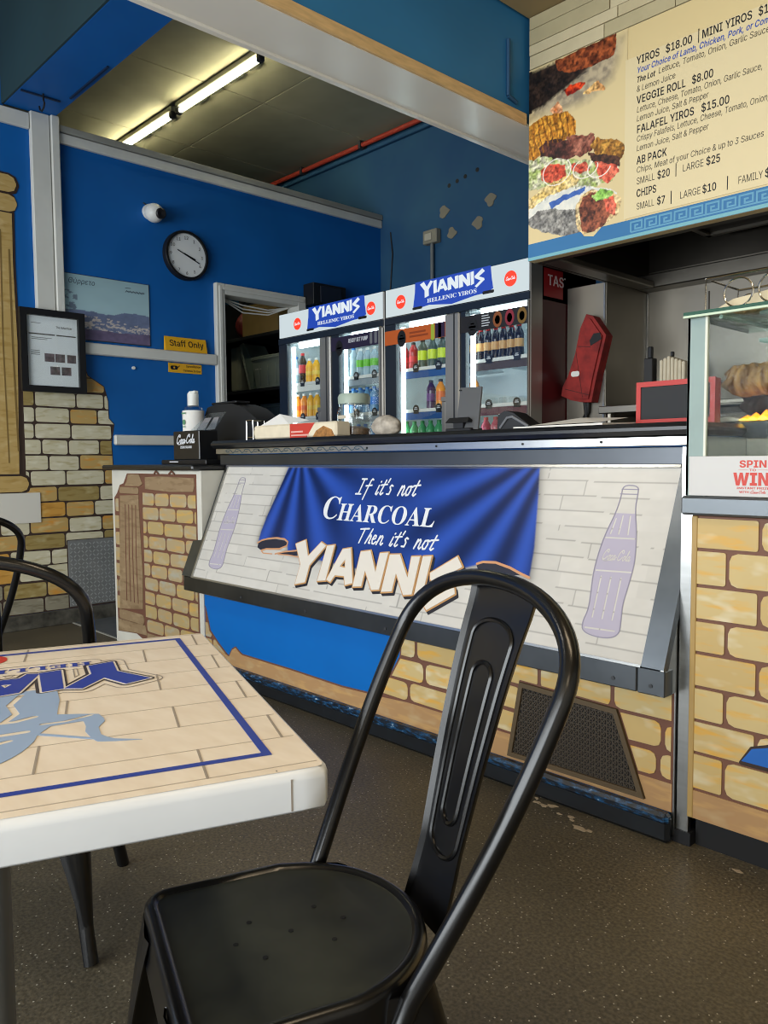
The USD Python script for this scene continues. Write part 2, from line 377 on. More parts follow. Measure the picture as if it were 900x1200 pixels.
bm = struct('beam', bx(-5.5, -2.06, 1.85, 2.17, 3.42, 4.1, .004), blue_wall, 'blue beam above the left wall post')
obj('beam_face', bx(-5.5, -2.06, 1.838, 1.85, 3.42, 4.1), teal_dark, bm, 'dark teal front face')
obj('soffit_board', bx(-5.215, -5.200, 1.86, 2.10, 3.41, 3.42), mat('soffit_line', '#0b2340', .6), bm)
obj('soffit_board', bx(-5.12, -4.57, 2.125, 2.136, 3.41, 3.42), MATS['soffit_line'], bm)
obj('hook', tube([(-5.18, 1.985, 3.42), (-5.18, 1.985, 3.385), (-5.165, 1.985, 3.36), (-5.18, 1.985, 3.335), (-5.21, 1.985, 3.325), (-5.24, 1.985, 3.34), (-5.25, 1.985, 3.365)], .006, 6), ink_black, bm)
bk = struct('bulkhead', bx(-2.05, -1.862, -3.3, 2.95, 2.37, 4.1), mat('bulkhead_blue', '#2a74a8', .6, vary=.12, scale=1.8), 'blue bulkhead above the opening to the dining side')
obj('soffit', bx(-2.06, -1.855, -3.3, 2.95, 2.36, 2.372), beam_grey, bk, 'pale glossy underside')
obj('soffit_edge', bx(-2.075, -2.05, -3.3, 2.95, 2.352, 2.40, .003), beam_grey, bk)
obj('timber_strip', bx(-1.865, -1.845, -3.3, 2.49, 2.362, 2.402, .003), cream_wood, bk, 'cream timber strip')
obj('conduit', cat([tube([(-1.856, 2.39, 2.44), (-1.856, 2.39, 2.64)], .008, 6), tube([(-1.856, 2.39, 2.44), (-1.856, 2.44, 2.43)], .008, 6)]), mat('conduit_blue', '#1f4c70', .6), bk)

# left wall trims
struct('trim_1', cat([bx(-5.5, -5.455, 2.004, 2.125, 1.60, 3.415, .004), bx(-5.5, -5.44, 2.13, 2.185, 1.60, 3.42, .006)]), white_trim, 'white painted post on the left wall')
struct('trim_2', bx(-5.5, -5.47, 2.188, 5.165, 3.262, 3.328, .004), white_trim, 'white top trim of the blue wall')
struct('trim_3', bx(-5.62, -5.46, 2.188, 5.165, 3.332, 3.376, .004), grey_trim, 'grey capping above the blue wall')
struct('trim_4', bx(-5.5, -5.47, -3.2, 2.0, 3.30, 3.40, .004), white_trim)
rail1 = struct('trim_5', bx(-5.5, -5.455, 2.29, 3.37, 1.868, 1.948, .008), white_trim, 'upper white rail on the blue wall')
struct('trim_6', bx(-5.5, -5.46, 2.52, 3.42, 1.240, 1.312, .008), white_trim, 'lower white rail on the blue wall')
struct('baseboard_left', bx(-5.5, -5.47, -3.2, 3.37, 0, .10, .004), mat('scuffed_skirting', '#26241f', .6, color2='#57544b', scale=16, detail=8), 'scuffed black skirting')
struct('trim_8', bx(-5.47, -4.74, 2.168, 2.184, 0, .006, .002), grey_trim, 'pale strip across the floor at the staff passage')
struct('floor_mat', bx(-5.47, -4.74, 2.186, 3.36, 0, .005, .002), mat('passage_mat', '#4d5052', .6, vary=.15, scale=12), 'grey mat in the staff passage')
d1 = struct('door_1', cat([bx(-5.62, -5.46, 3.372, 3.455, 0, 2.51, .006), bx(-5.62, -5.46, 4.17, 4.255, 0, 2.51, .006), bx(-5.62, -5.461, 3.455, 4.17, 2.425, 2.509, .004)]), white_trim, 'white frame of the open storeroom doorway')
obj('architrave_bead', cat([bx(-5.46, -5.45, 3.395, 3.425, 0, 2.487, .004), bx(-5.461, -5.451, 3.425, 4.23, 2.457, 2.487, .003)]), white_trim, d1)

FLR = Frame((0, 0, 0), (1, 0, 0), (0, 1, 0))
flo = stage.GetPrimAtPath('/World/floor'); q = random.Random(12)
for x, y, r_ in ((-1.545, 2.075, .022), (-1.50, 2.09, .012), (-1.47, 2.085, .014), (-1.45, 2.10, .016), (-1.40, 2.07, .008), (-1.36, 2.075, .010), (-1.345, 2.06, .008), (-1.30, 2.03, .020), (-1.27, 2.035, .012), (-.865, 2.12, .010), (-1.52, 2.115, .008)):
    k = [q.uniform(.5, 1.2) for _ in range(9)]
    obj('paint_flake', extr(Polygon([(x + 1.5 * r_ * k[i] * math.cos(i * 2 * PI / 9), y + .8 * r_ * k[i] * math.sin(i * 2 * PI / 9)) for i in range(9)]), FLR, 0, .0008), mat('paint_flake', '#a08f76', .8), flo, smooth=False)
# ------------------------------------------------------------------ painted bricks
OUT = mat('mortar_dark', '#3a2a22', .7)
b_cream = brick_mat('brick_cream', '#c8c1a5', '#b5ab86', '#d9d4c0')
b_yellow = brick_mat('brick_yellow', '#b5975c', '#c98f3f', '#c9b684')
b_olive = brick_mat('brick_olive', '#978450', '#86703c', '#b3a678')
b_orange = brick_mat('brick_orange', '#c49243', '#b07f35', '#d1b06c')
b_grey = brick_mat('brick_grey', '#8a8471', '#746d5a', '#a39d8a')
b_till = brick_mat('brick_till', '#a8946f', '#b8955a', '#a3a294')
b_till2 = brick_mat('brick_till_warm', '#ab9566', '#bd9853', '#a5a290')
b_tan = brick_mat('brick_tan', '#bfa46c', '#d0a14a', '#cfc3a0')
b_tan2 = brick_mat('brick_tan_pale', '#c4ad78', '#cfa65a', '#d6ceb2')
b_sand = brick_mat('ground_sand', '#a9845a', '#b8925e', '#b79d74')
stone_brown = brick_mat('stone_brown', '#8d7659', '#7d664a', '#a08a6a')
stone_gold = brick_mat('stone_gold', '#b79a5f', '#a98a4c', '#c6ac78')
line_brown = mat('paint_line_brown', '#6b4636', .6)
line_dark = mat('paint_line_dark', '#33241c', .6)
def bricks(parent, fr, region, rows, lens, gap, mats, h=.003, r=.014, seed=1, wob=.004, fix=None):
    """Painted bricks, row by row, each one its own slightly proud piece. rows: (z0, z1)."""
    q = random.Random(seed); x0, _, x1, _ = region.bounds
    for i, (z0, z1) in enumerate(rows):
        x = x0 - q.uniform(0, lens[1])
        while x < x1:
            L = q.uniform(*lens)
            b = rrect(x + gap / 2, z0 + gap / 2, x + L - gap / 2, z1 - gap / 2, r)
            c = np.array(b.exterior.coords)
            dz = [q.uniform(-wob, wob) for _ in range(2)]
            c[:, 1] += np.where(c[:, 0] > x + L / 2, dz[0], dz[1]); 
            g = Polygon(c).buffer(0).intersection(region)
            g = max(polys(g), key=lambda e: e.area, default=None)
            if g is not None and g.area > .04 * L * (z1 - z0):
                decal('brick', parent, g, fr, q.choices([m for m, _ in mats], [w for _, w in mats])[0], .0005, h + q.uniform(0, .001))
            x += L
# left wall mural
edge = [(2.30, 1.868), (2.35, 1.724), (2.464, 1.654), (2.492, 1.552), (2.494, 1.431), (2.531, 1.39), (2.508, 1.249), (2.515, 1.10), (2.53, .10)]
mural = P((-.6, .10), (-.6, 1.80), (2.19, 1.868), *edge)
obj('mortar', extr(mural, FL, 0, .001), OUT, wl)
rows = [(.10 + .107 * i, .10 + .107 * (i + 1)) for i in range(17)]
region = mural.difference(sbox(1.40, .93, 1.90, 2.2)).difference(sbox(2.165, .10, 2.51, .575)).buffer(-.006)
low = region.intersection(sbox(-2, 0, 4, .31)); high = region.intersection(sbox(-2, .31, 4, 3))
bricks(wl, FL, low, rows[:2], (.2, .3), .012, [(b_grey, 4), (b_yellow, 2), (b_olive, 2)], seed=5)
bricks(wl, FL, high, rows[2:], (.17, .31), .012, [(b_cream, 10), (b_yellow, 2.4), (b_olive, 2.2), (b_orange, 1.1)], seed=11)
# painted column on the left wall
colm = Polygon([(1.40, 1.04), (1.42, 2.74), (1.88, 2.74), (1.875, 2.4), (1.885, 1.9), (1.865, 1.04)])
obj('column_outline', extr(unary_union([colm, rrect(1.33, 2.745, 1.90, 2.86, .055), rrect(1.35, 2.865, 1.915, 2.98, .055), rrect(1.36, .92, 1.925, 1.035, .05)]).buffer(.012), FL, .001, .004), line_dark, wl)
decal('column_shaft', wl, colm.buffer(-.004), FL, stone_gold, .004, .006)
for zz in ((2.745, 2.855), (2.87, 2.98)): decal('column_capital', wl, rrect(1.335, zz[0], 1.91, zz[1], .055), FL, stone_gold, .004, .006)
decal('column_base', wl, rrect(1.365, .925, 1.92, 1.03, .05), FL, stone_gold, .004, .006)
decal('column_fluting', wl, unary_union([stroke([(y, 1.12), (y - .01, 1.9), (y, 2.62)], .008) for y in (1.5, 1.6, 1.7, 1.8)] + [stroke([(1.862, 1.2), (1.85, 1.9), (1.85, 2.5)], .012)]), FL, mat('paint_line_olive', '#7b6335', .6), .006, .0075)
# chequer plate patch low on the wall
cpl = thing('checker_plate', 'grey chequer plate screwed low on the brick mural by the counter end', 'metal plate', (-5.5, 2.335, .11))
obj('plate', bx(-5.499, -5.494, 2.168, 2.505, .112, .576, .001), mat('plate_steel', '#767877', .5, .1, vary=.15, scale=9), cpl)
tread = []
for i in range(12):
    for j in range(16):
        y, z = 2.188 + i * .027, .128 + j * .028
        m = bx(-5.4945, -5.4915, y - .010, y + .010, z - .0025, z + .0025, .001)
        m.apply_transform(trimesh.transformations.rotation_matrix((1 if (i + j) % 2 else -1) * PI / 4, (1, 0, 0), (-5.493, y, z)))
        tread.append(m)
obj('tread_pattern', cat(tread), mat('plate_tread', '#a2a4a3', .4, .1), cpl, smooth=False, kind='stuff')
props(obj('notice', bx(-5.4935, -5.488, 1.50, 1.99, .715, .917, .001), mat('notice_board', '#cfccc2', .6)), 'blank cream notice panel fixed over the brick mural at far left', 'notice')

# ------------------------------------------------------------------ wall things
def on_wall(name, label, cat_, y, z): return thing(name, label, cat_, (-5.5, y, z))
ck_ = on_wall('wall_clock', 'round white wall clock with a black rim on the blue wall', 'clock', 3.127, 2.672)
def disc(y, z, r, x0, x1, n=40):
    m = lathe([(0, 0), (r, 0), (r, x1 - x0), (0, x1 - x0)], n); m.apply_transform(trimesh.transformations.rotation_matrix(PI / 2, (0, 1, 0))); m.apply_translation((x0, y, z)); return m
def ring(y, z, r0_, r1, x0, x1, n=40):
    m = lathe([(r0_, 0), (r1, 0), (r1, (x1 - x0) * .8), (r1 - .006, x1 - x0), (r0_, x1 - x0), (r0_, 0)], n); m.apply_transform(trimesh.transformations.rotation_matrix(PI / 2, (0, 1, 0))); m.apply_translation((x0, y, z)); return m
cy, cz = 3.127, 2.672
obj('rim', ring(cy, cz, .162, .184, -5.499, -5.45), black_matt, ck_)
obj('dial', disc(cy, cz, .165, -5.499, -5.468), mat('clock_dial', '#dde0df', .5), ck_)
F5 = Frame((-5.468, cy, cz), (0, 1, 0), (0, 0, 1))
nums = []
for k in range(1, 13):
    g = text(str(k), .022, 500); b = g.bounds; a = PI / 2 - k * PI / 6
    nums.append(affinity.translate(g, .13 * math.cos(a) - (b[0] + b[2]) / 2, .13 * math.sin(a) - (b[1] + b[3]) / 2))
decal('numerals', ck_, unary_union(nums), F5, ink_grey, 0, .001)
decal('minute_hand', ck_, stroke([(-.075, .03), (.105, -.045)], .007), F5, ink_black, .003, .005)
decal('hour_hand', ck_, stroke([(-.02, .01), (.07, -.022)], .011), F5, ink_black, .001, .003)
sc = on_wall('security_camera', 'white dome security camera on the blue wall beside the clock', 'camera', 2.845, 2.93)
obj('mount', disc(2.845, 2.94, .055, -5.499, -5.47), white_pl, sc)
m = trimesh.creation.icosphere(3, .068); m.apply_translation((-5.43, 2.85, 2.922)); obj('ball', m, white_pl, sc)
m = lathe([(0, 0), (.038, 0), (.038, .03), (.03, .036), (0, .03)], 24); m.apply_transform(trimesh.geometry.align_vectors((0, 0, 1), (.93, -.05, -.22))); m.apply_translation((-5.385, 2.868, 2.912)); obj('lens', m, black_matt, sc)
obj('cable', tube([(-5.497, 2.80, 3.0), (-5.48, 2.82, 2.98), (-5.47, 2.84, 2.96)], .005, 6), black_matt, sc)
# village poster
po = on_wall('village_poster', 'landscape photo poster of a hillside village on the blue wall beside the post', 'poster', 2.505, 2.19)
def poster_col(s, t):
    u, v = (s - 2.188) / .632, (t - 1.972) / .438
    sky = np.array(lin('#a9c3c9'))[None] * (1 - v[:, None]) * .35 + np.array(lin('#9dbcc4'))[None] * .85
    sky = sky * (1 + .12 * (nz(u * 2, v * 3, 2, 3) - .5)[:, None])
    c = sky
    ridge = .40 + .10 * nz(u * 3, u * 0, 1.5, 4) + .03 * np.sin(u * 9)
    hill = np.array(lin('#6c7896')) * (.75 + .5 * nz(u, v, 14, 6)[:, None])
    c = np.where((v < ridge)[:, None], hill, c)
    town = (v < .34 + .04 * np.sin(u * 5)) & (v > .12) & (nz(u, v * 1.4, 30, 8) > .56)
    c = np.where(town[:, None], np.array(lin('#c9c0ba')) * (.7 + .5 * nz(u, v, 60, 9)[:, None]), c)
    fg = v < .14 + .05 * nz(u, u * 0, 6, 2)
    c = np.where(fg[:, None], np.array(lin('#6a5f7c')) * (.7 + .5 * nz(u, v, 20, 12)[:, None]), c)
    tree = (u < .16) & (v > .35) & (v < .75) & (nz(u, v, 24, 15) > .55)
    return np.where(tree[:, None], np.array(lin('#6e7d8c')), c)
obj('backing', bx(-5.499, -5.492, 2.183, 2.825, 1.967, 2.414, .001), dark_grey, po)
m, c = grid(FL, 2.188, 2.82, 1.972, 2.41, 130, 90, .0095, poster_col)
obj('photo_print', m, mat_colors('poster_print', .4), po, col=c)
decal('lettering', po, text('Θύρρετο', .034, 400, width=.19, shear=.2, at=(2.225, 2.348)), Frame((-5.4903, 0, 0), (0, 1, 0), (0, 0, 1)), mat('poster_ink', '#3b4350', .6), 0, .0006)
decal('faint_letters', po, unary_union([ stroke([(2.64 + .005 * k, 2.343 + .007 * ((k * 7) % 5 - 2) / 2) for k in range(30)], .0035), stroke([(2.64, 2.366), (2.68, 2.368)], .004)]), Frame((-5.4903, 0, 0), (0, 1, 0), (0, 0, 1)), mat('poster_ink', '#3b4350', .6), 0, .0006)
# framed newspaper page
fr_ = on_wall('framed_article', 'black framed newspaper page hung over the white post and painted column', 'picture frame', 2.085, 1.86)
FA = Frame((-5.437, 0, 0), (0, 1, 0), (0, 0, 1))
m = extr(sbox(1.872, 1.586, 2.300, 2.130).difference(sbox(1.915, 1.628, 2.255, 2.088)), FA, 0, .03)
obj('frame', cat([m, bx(-5.438, -5.436, 1.872, 2.30, 1.586, 2.13)]), black_matt, fr_, smooth=False)
obj('page', bx(-5.436, -5.432, 1.916, 2.254, 1.629, 2.087), mat('newsprint', '#eceef1', .5), fr_)
FA2 = Frame((-5.432, 0, 0), (0, 1, 0), (0, 0, 1))
decal('headline', fr_, unary_union([text('The Advertiser', .014, 600, width=.11, at=(2.11, 2.015)), stroke([(1.935, 1.969), (2.10, 1.969)], .008), stroke([(2.115, 1.969), (2.24, 1.969)], .008)] + [stroke([(1.95, z), (1.95 + w, z)], .003) for z, w in ((1.945, .13), (1.935, .10), (2.04, .06))] + [stroke([(1.945, 1.86 - k * .009), (2.0, 1.86 - k * .009)], .003) for k in range(4)]), FA2, ink_grey, 0, .0006)
def photo_col(seed):
    return lambda s, t: np.array(lin('#6d6a66')) * (.35 + 1.3 * nz(s, t, 60, seed)[:, None]) * np.stack([.9 + .4 * nz(s, t, 40, seed + 3), .9 + 0 * s, .85 + .3 * nz(s, t, 30, seed + 7)], 1)
npc = mat_colors('news_photo', .5)
for k, (a, b, c_, d) in enumerate(((2.03, 1.79, 2.095, 1.845), (2.10, 1.79, 2.165, 1.845), (2.18, 1.79, 2.24, 1.845), (2.065, 1.705, 2.13, 1.76), (2.14, 1.705, 2.205, 1.76))):
    m, cc = grid(FA2, a, c_, b, d, 14, 12, .0006, photo_col(k)); obj('article_photo', m, npc, fr_, col=cc)
obj('glazing', bx(-5.4295, -5.4285, 1.914, 2.256, 1.627, 2.089), pane, fr_)
# staff only, surveillance
st = thing('staff_sign', 'yellow Staff Only sign standing on the upper white rail', 'sign', (-5.475, 3.105, 1.949))
obj('board', hull([(-5.49, 2.93, 1.949), (-5.49, 3.28, 1.949), (-5.455, 2.93, 1.949), (-5.455, 3.28, 1.949), (-5.485, 2.93, 2.055), (-5.485, 3.28, 2.055), (-5.48, 2.93, 2.055), (-5.48, 3.28, 2.055)]), yellow_sign, st, smooth=False)
FSt = Frame((-5.4545, 0, 1.949), (0, 1, 0), np.array([-.025, 0, .106]) / math.hypot(.025, .106))
decal('lettering', st, text('Staff Only', .046, 500, width=.29, at=(2.965, .035)), FSt, ink_black, .0002, .001)
su = thing('surveillance_sign', 'small yellow surveillance camera sign on the blue wall under the rail', 'sign', (-5.5, 3.108, 1.826))
obj('plate', bx(-5.499, -5.496, 2.966, 3.25, 1.79, 1.862, .001), yellow_sign, su)
FSu = Frame((-5.496, 0, 0), (0, 1, 0), (0, 0, 1))
decal('lettering', su, unary_union([text('Surveillance', .016, 600, width=.125, at=(3.115, 1.836)), text('Cameras In Use', .015, 600, width=.15, at=(3.09, 1.803)), rrect(2.985, 1.812, 3.045, 1.842, .01).difference(Point(3.015, 1.827).buffer(.008)), stroke([(3.045, 1.83), (3.06, 1.842)], .006)]), FSu, ink_black, 0, .0006)
props(obj('wall_hook', disc(2.686, 1.80, .012, -5.499, -5.485, 12), white_pl), 'tiny white hook on the blue wall under the poster', 'hook')

# ------------------------------------------------------------------ till counter (left, lower)
tc = thing('till_counter', 'low till counter painted with a brick wall and a fluted column, dark top', 'counter', (-4.2, 2.45, 0))
obj('body', bx(-4.73, -3.672, 2.15, 2.72, 0, 1.07, .003), mat('till_board_white', '#c9c6ba', .6, vary=.06, scale=6), tc)
obj('worktop', bx(-4.76, -3.672, 2.10, 2.75, 1.072, 1.10, .008), black_satin, tc)
face = P((-4.70, .07), (-4.70, .90), (-4.66, .93), (-4.62, .98), (-4.57, .99), (-4.52, 1.05), (-3.715, 1.05), (-3.71, .09), (-4.3, .05), (-4.45, .09))
decal('mortar', tc, face, FC, line_brown, 0, .001)
rws = [(.945 - .0825 * (i + 1), .945 - .0825 * i) for i in range(10)]
bricks(tc, FC, P((-4.325, .12), (-4.325, .945), (-3.72, .945), (-3.72, .12)).buffer(-.003), rws, (.17, .22), .013, [(b_till, 3), (b_till2, 1.2)], seed=3, r=.02, wob=.003)
bricks(tc, FC, P((-4.698, .2), (-4.698, .9), (-4.64, .9), (-4.64, .2)), [(z - .09, z) for z in (.9, .8, .7, .6, .5, .4, .3)], (.25, .26), .012, [(b_till, 1)], seed=2)
decal('column_shaft', tc, P((-4.615, .915), (-4.375, .925), (-4.365, .74), (-4.345, .45), (-4.355, .25), (-4.66, .215), (-4.645, .5), (-4.625, .75)), FC, stone_brown, .001, .005)
decal('column_capital', tc, rrect(-4.62, .93, -4.37, .968, .012), FC, stone_brown, .001, .005)
decal('column_capital', tc, P((-4.55, .975), (-4.36, .975), (-4.32, .99), (-4.36, 1.045), (-4.50, 1.045), (-4.52, 1.0)), FC, stone_brown, .001, .005)
decal('column_base', tc, rrect(-4.67, .155, -4.345, .215, .02), FC, stone_brown, .001, .005)
decal('column_base', tc, P((-4.69, .075), (-4.69, .15), (-4.33, .155), (-4.31, .10), (-4.45, .095)), FC, stone_brown, .001, .005)
decal('ground_band', tc, P((-4.31, .05), (-4.31, .115), (-3.72, .115), (-3.72, .05)), FC, stone_brown, .001, .004)
decal('lintel_block', tc, P((-4.285, .962), (-4.285, 1.03), (-4.1, 1.036), (-3.735, 1.03), (-3.73, .99), (-3.745, .958), (-4.0, .952)), FC, stone_brown, .001, .005)
decal('fluting_line', tc, unary_union([stroke([(-4.59 + k * .045, .86), (-4.60 + k * .045, .55), (-4.61 + k * .05, .28)], .008) for k in range(1, 5)] + [stroke([(-4.17, 1.05), (-4.15, 1.066), (-4.12, 1.05)], .01), stroke([(-4.0, 1.05), (-3.97, 1.066), (-3.94, 1.05)], .01)]), FC, line_brown, .005, .0065)

# ------------------------------------------------------------------ service counter with the slanted sign
co = thing('service_counter', 'long service counter with a slanted printed sign, painted bricks below and a black top', 'counter', (-2.35, 2.5, 0))
FY = Frame((-3.660, 0, 0), (0, 1, 0), (0, 0, 1))
prof = P((2.15, 0), (2.15, .45), (2.10, .45), (2.10, .52), (2.32, 1.10), (2.32, 1.184), (2.60, 1.184), (2.60, 0))
obj('body', solid(prof, FY, 0, 2.585), blue_bright, co, smooth=False)
cheek = P((2.15, 0.02), (2.15, .444), (2.077, .444), (2.077, .518), (2.302, 1.09), (2.302, 1.153), (2.315, 1.182), (2.602, 1.182), (2.602, .02))
obj('side_panel', solid(cheek, Frame((-1.072, 0, 0), (0, 1, 0), (0, 0, 1)), 0, .010), steel, co, smooth=False, label='bright steel end panel')
obj('filler_panel', bx(-1.059, -1.0235, 2.16, 2.18, .03, 1.15, .001), steel, co, label='bright steel filler strip beside the display counter')
obj('kick_plate', bx(-1.0755, -1.0145, 2.155, 2.20, .001, .04), ink_black, co)
obj('skirting', bx(-3.45, -1.062, 2.118, 2.15, 0, .085, .012), mat('skirting_black', '#131518', .35, color2='#171b1f', scale=14, detail=7), co)
sk = usdkit.material(stage, '/World/Looks/skirting_scuffed', {'g': ('geometry', {}), 'm': ('mapping', {'scale': (9, 9, 30)}), 'n': ('noise_texture', {'scale': 3.0, 'detail': 9, 'roughness': .7}),
    'r': ('rgb_ramp', {'ramp': [(.47, lin('#0c1118')), (.56, lin('#123f63')), (.63, lin('#1a5680')), (.66, lin('#c6c9c8'))]}), 'p': ('principled_bsdf', {'roughness': .35})},
    [('g.position', 'm.vector'), ('m.vector', 'n.vector'), ('n.fac', 'r.fac'), ('r.color', 'p.base_color')], surface='p.BSDF')
obj('skirting_scuff', bx(-3.45, -1.064, 2.113, 2.149, .055, .090, .010), sk, co, label='scraped blue paint along the skirting')
ground = P((-3.66, .088), (-3.66, .16), (-3.50, .145), (-3.43, .13), (-3.40, .17), (-3.37, .185), (-3.33, .165), (-3.309, .158), (-2.91, .159), (-2.55, .154), (-2.34, .163), (-2.15, .175), (-1.068, .172), (-1.068, .088))
ground = ground.difference(P((-1.662, .099), (-1.61, .368), (-1.244, .357), (-1.148, .103)))
decal('ground_outline', co, ground.buffer(.007).intersection(sbox(-3.66, .088, -1.066, .4)).difference(P((-1.662, .099), (-1.61, .368), (-1.244, .357), (-1.148, .103))), FC, line_brown, 0, .001)
decal('ground_band', co, ground, FC, b_sand, .001, .003)
vent = P((-1.66, .10), (-1.61, .366), (-1.245, .355), (-1.150, .104))
rR = P((-2.378, .165), (-2.285, .227), (-2.24, .271), (-2.19, .348), (-2.18, .45), (-1.068, .45), (-1.068, .172)).difference(vent.buffer(.002))
decal('mortar', co, rR.buffer(.006).intersection(sbox(-3, .16, -1.066, .45)), FC, line_brown, 0, .0012)
bricks(co, FC, rR.buffer(-.004), [(.178, .262), (.262, .352), (.352, .446)], (.21, .29), .014, [(b_tan, 2), (b_tan2, 2)], seed=8, r=.02)
rL = P((-3.655, .16), (-3.655, .44), (-3.80, .44), (-3.69, .44), (-3.64, .32), (-3.61, .235), (-3.53, .18), (-3.45, .135))
decal('mortar', co, rL.buffer(.006).intersection(sbox(-3.655, .1, -3, .45)), FC, line_brown, 0, .0012)
bricks(co, FC, rL.buffer(-.003), [(.12, .2), (.2, .285), (.285, .37), (.37, .45)], (.1, .16), .012, [(b_till, 1)], seed=4, r=.012)
# vent grille
vg = vent
obj('vent_frame', extr(vg.difference(vg.buffer(-.016)), FC, 0, .012), mat('vent_frame_brown', '#54452f', .5), co, smooth=False)
decal('vent_recess', co, vg.buffer(-.014), FC, ink_black, 0, .0014)
inn = vg.buffer(-.015); wires = []
for k in range(14): wires.append(LineString([(-1.70, .096 + k * .02), (-1.1, .094 + k * .02)]))
for k in range(29): wires.append(LineString([(-1.68 + k * .02, .08), (-1.68 + k * .02, .39)]))
for k in range(44): wires += [LineString([(-1.98 + k * .02, .08), (-1.67 + k * .02, .39)]), LineString([(-1.98 + k * .02, .39), (-1.67 + k * .02, .08)])]
lat = unary_union([w.intersection(inn).buffer(.0013, cap_style=2) for w in wires])
nodes_ = [Point(-1.67 + i * .02, .086 + j * .02).buffer(.0052, quad_segs=2).difference(Point(-1.67 + i * .02, .086 + j * .02).buffer(.0026, quad_segs=2)) for i in range(28) for j in range(15)]
lat = unary_union([lat] + [d for d in nodes_ if inn.contains(d)])
obj('vent_grille', extr(lat, FC, .003, .006), mat('vent_grille_steel', '#40382d', .6), co, label='perforated vent grille', smooth=False, kind='stuff')
# sign: frame, printed panel, lettering
obj('sign_frame', cat([bx(-3.745, -1.145, 2.077, 2.12, .444, .520, .003)]), frame_steel, co, label='lower steel rail of the sign')
obj('sign_frame', bx(-1.143, -1.0575, 2.0765, 2.125, .443, .5195, .003), frame_steel, co)
obj('sign_frame', extr(P((-3.748, 0), (-3.748, .19), (-3.668, .2), (-3.668, .625), (-3.652, .625), (-3.652, 0)), FS, -.02, .008), frame_steel, co, smooth=False)
obj('sign_frame', solid(sbox(-1.128, 0, -1.0585, .652), FS, -.02, .008), frame_steel, co, smooth=False)
obj('sign_bead', cat([extr(sbox(-3.652, -.002, -3.640, .615), FS, -.01, .011), extr(sbox(-3.65, -.004, -1.128, .004), FS, -.01, .011), extr(sbox(-3.65, .609, -1.128, .618), FS, -.01, .014)]), steel, co, smooth=False, label='bright bead round the sign')
obj('screws', cat([extr(Point(x, .47).buffer(.006, quad_segs=3), Frame((0, 2.077, 0), (1, 0, 0), (0, 0, 1)), 0, .003) for x in (-3.2, -2.7, -2.2, -1.7, -1.22, -1.1)]), dark_grey, co, smooth=False)
obj('upper_fascia', bx(-3.72, -1.075, 2.300, 2.33, 1.098, 1.152, .002), mat('fascia_steel', '#54575b', .35, .9, vary=.2, scale=2), co, label='brushed steel fascia above the sign')
obj('edge_strip', bx(-3.70, -1.07, 2.262, 2.33, 1.155, 1.184, .002), steel, co, label='polished steel strip under the top')
obj('strip_screws', cat([extr(Point(x, 1.17).buffer(.004, quad_segs=3), Frame((0, 2.262, 0), (1, 0, 0), (0, 0, 1)), 0, .003) for x in (-3.3, -2.9, -2.5, -2.1, -1.69, -1.38)]), ink_black, co, smooth=False)
obj('countertop', bx(-3.72, -1.06, 2.235, 2.612, 1.187, 1.225, .014), black_satin, co)
wavp = []
for k in range(13):
    x = -3.58 + k * .085
    wavp.append(stroke([(x + .03 * math.cos(a) * (1 - a / 9), 1.170 + .010 * math.sin(a) * (1 - a / 9)) for a in np.linspace(0, 6, 14)], .004))
    wavp.append(stroke([(x + .03, 1.170), (x + .045, 1.160), (x + .06, 1.166)], .004))
decal('wave_pattern', co, unary_union(wavp), Frame((0, 2.262, 0), (1, 0, 0), (0, 0, 1)), mat('wave_print', '#2f4350', .4), 0, .0008)
obj('strip_backing', bx(-3.69, -2.95, 2.2585, 2.2618, 1.157, 1.182), mat('strip_dark', '#5d6a70', .35, .6), co) if False else None

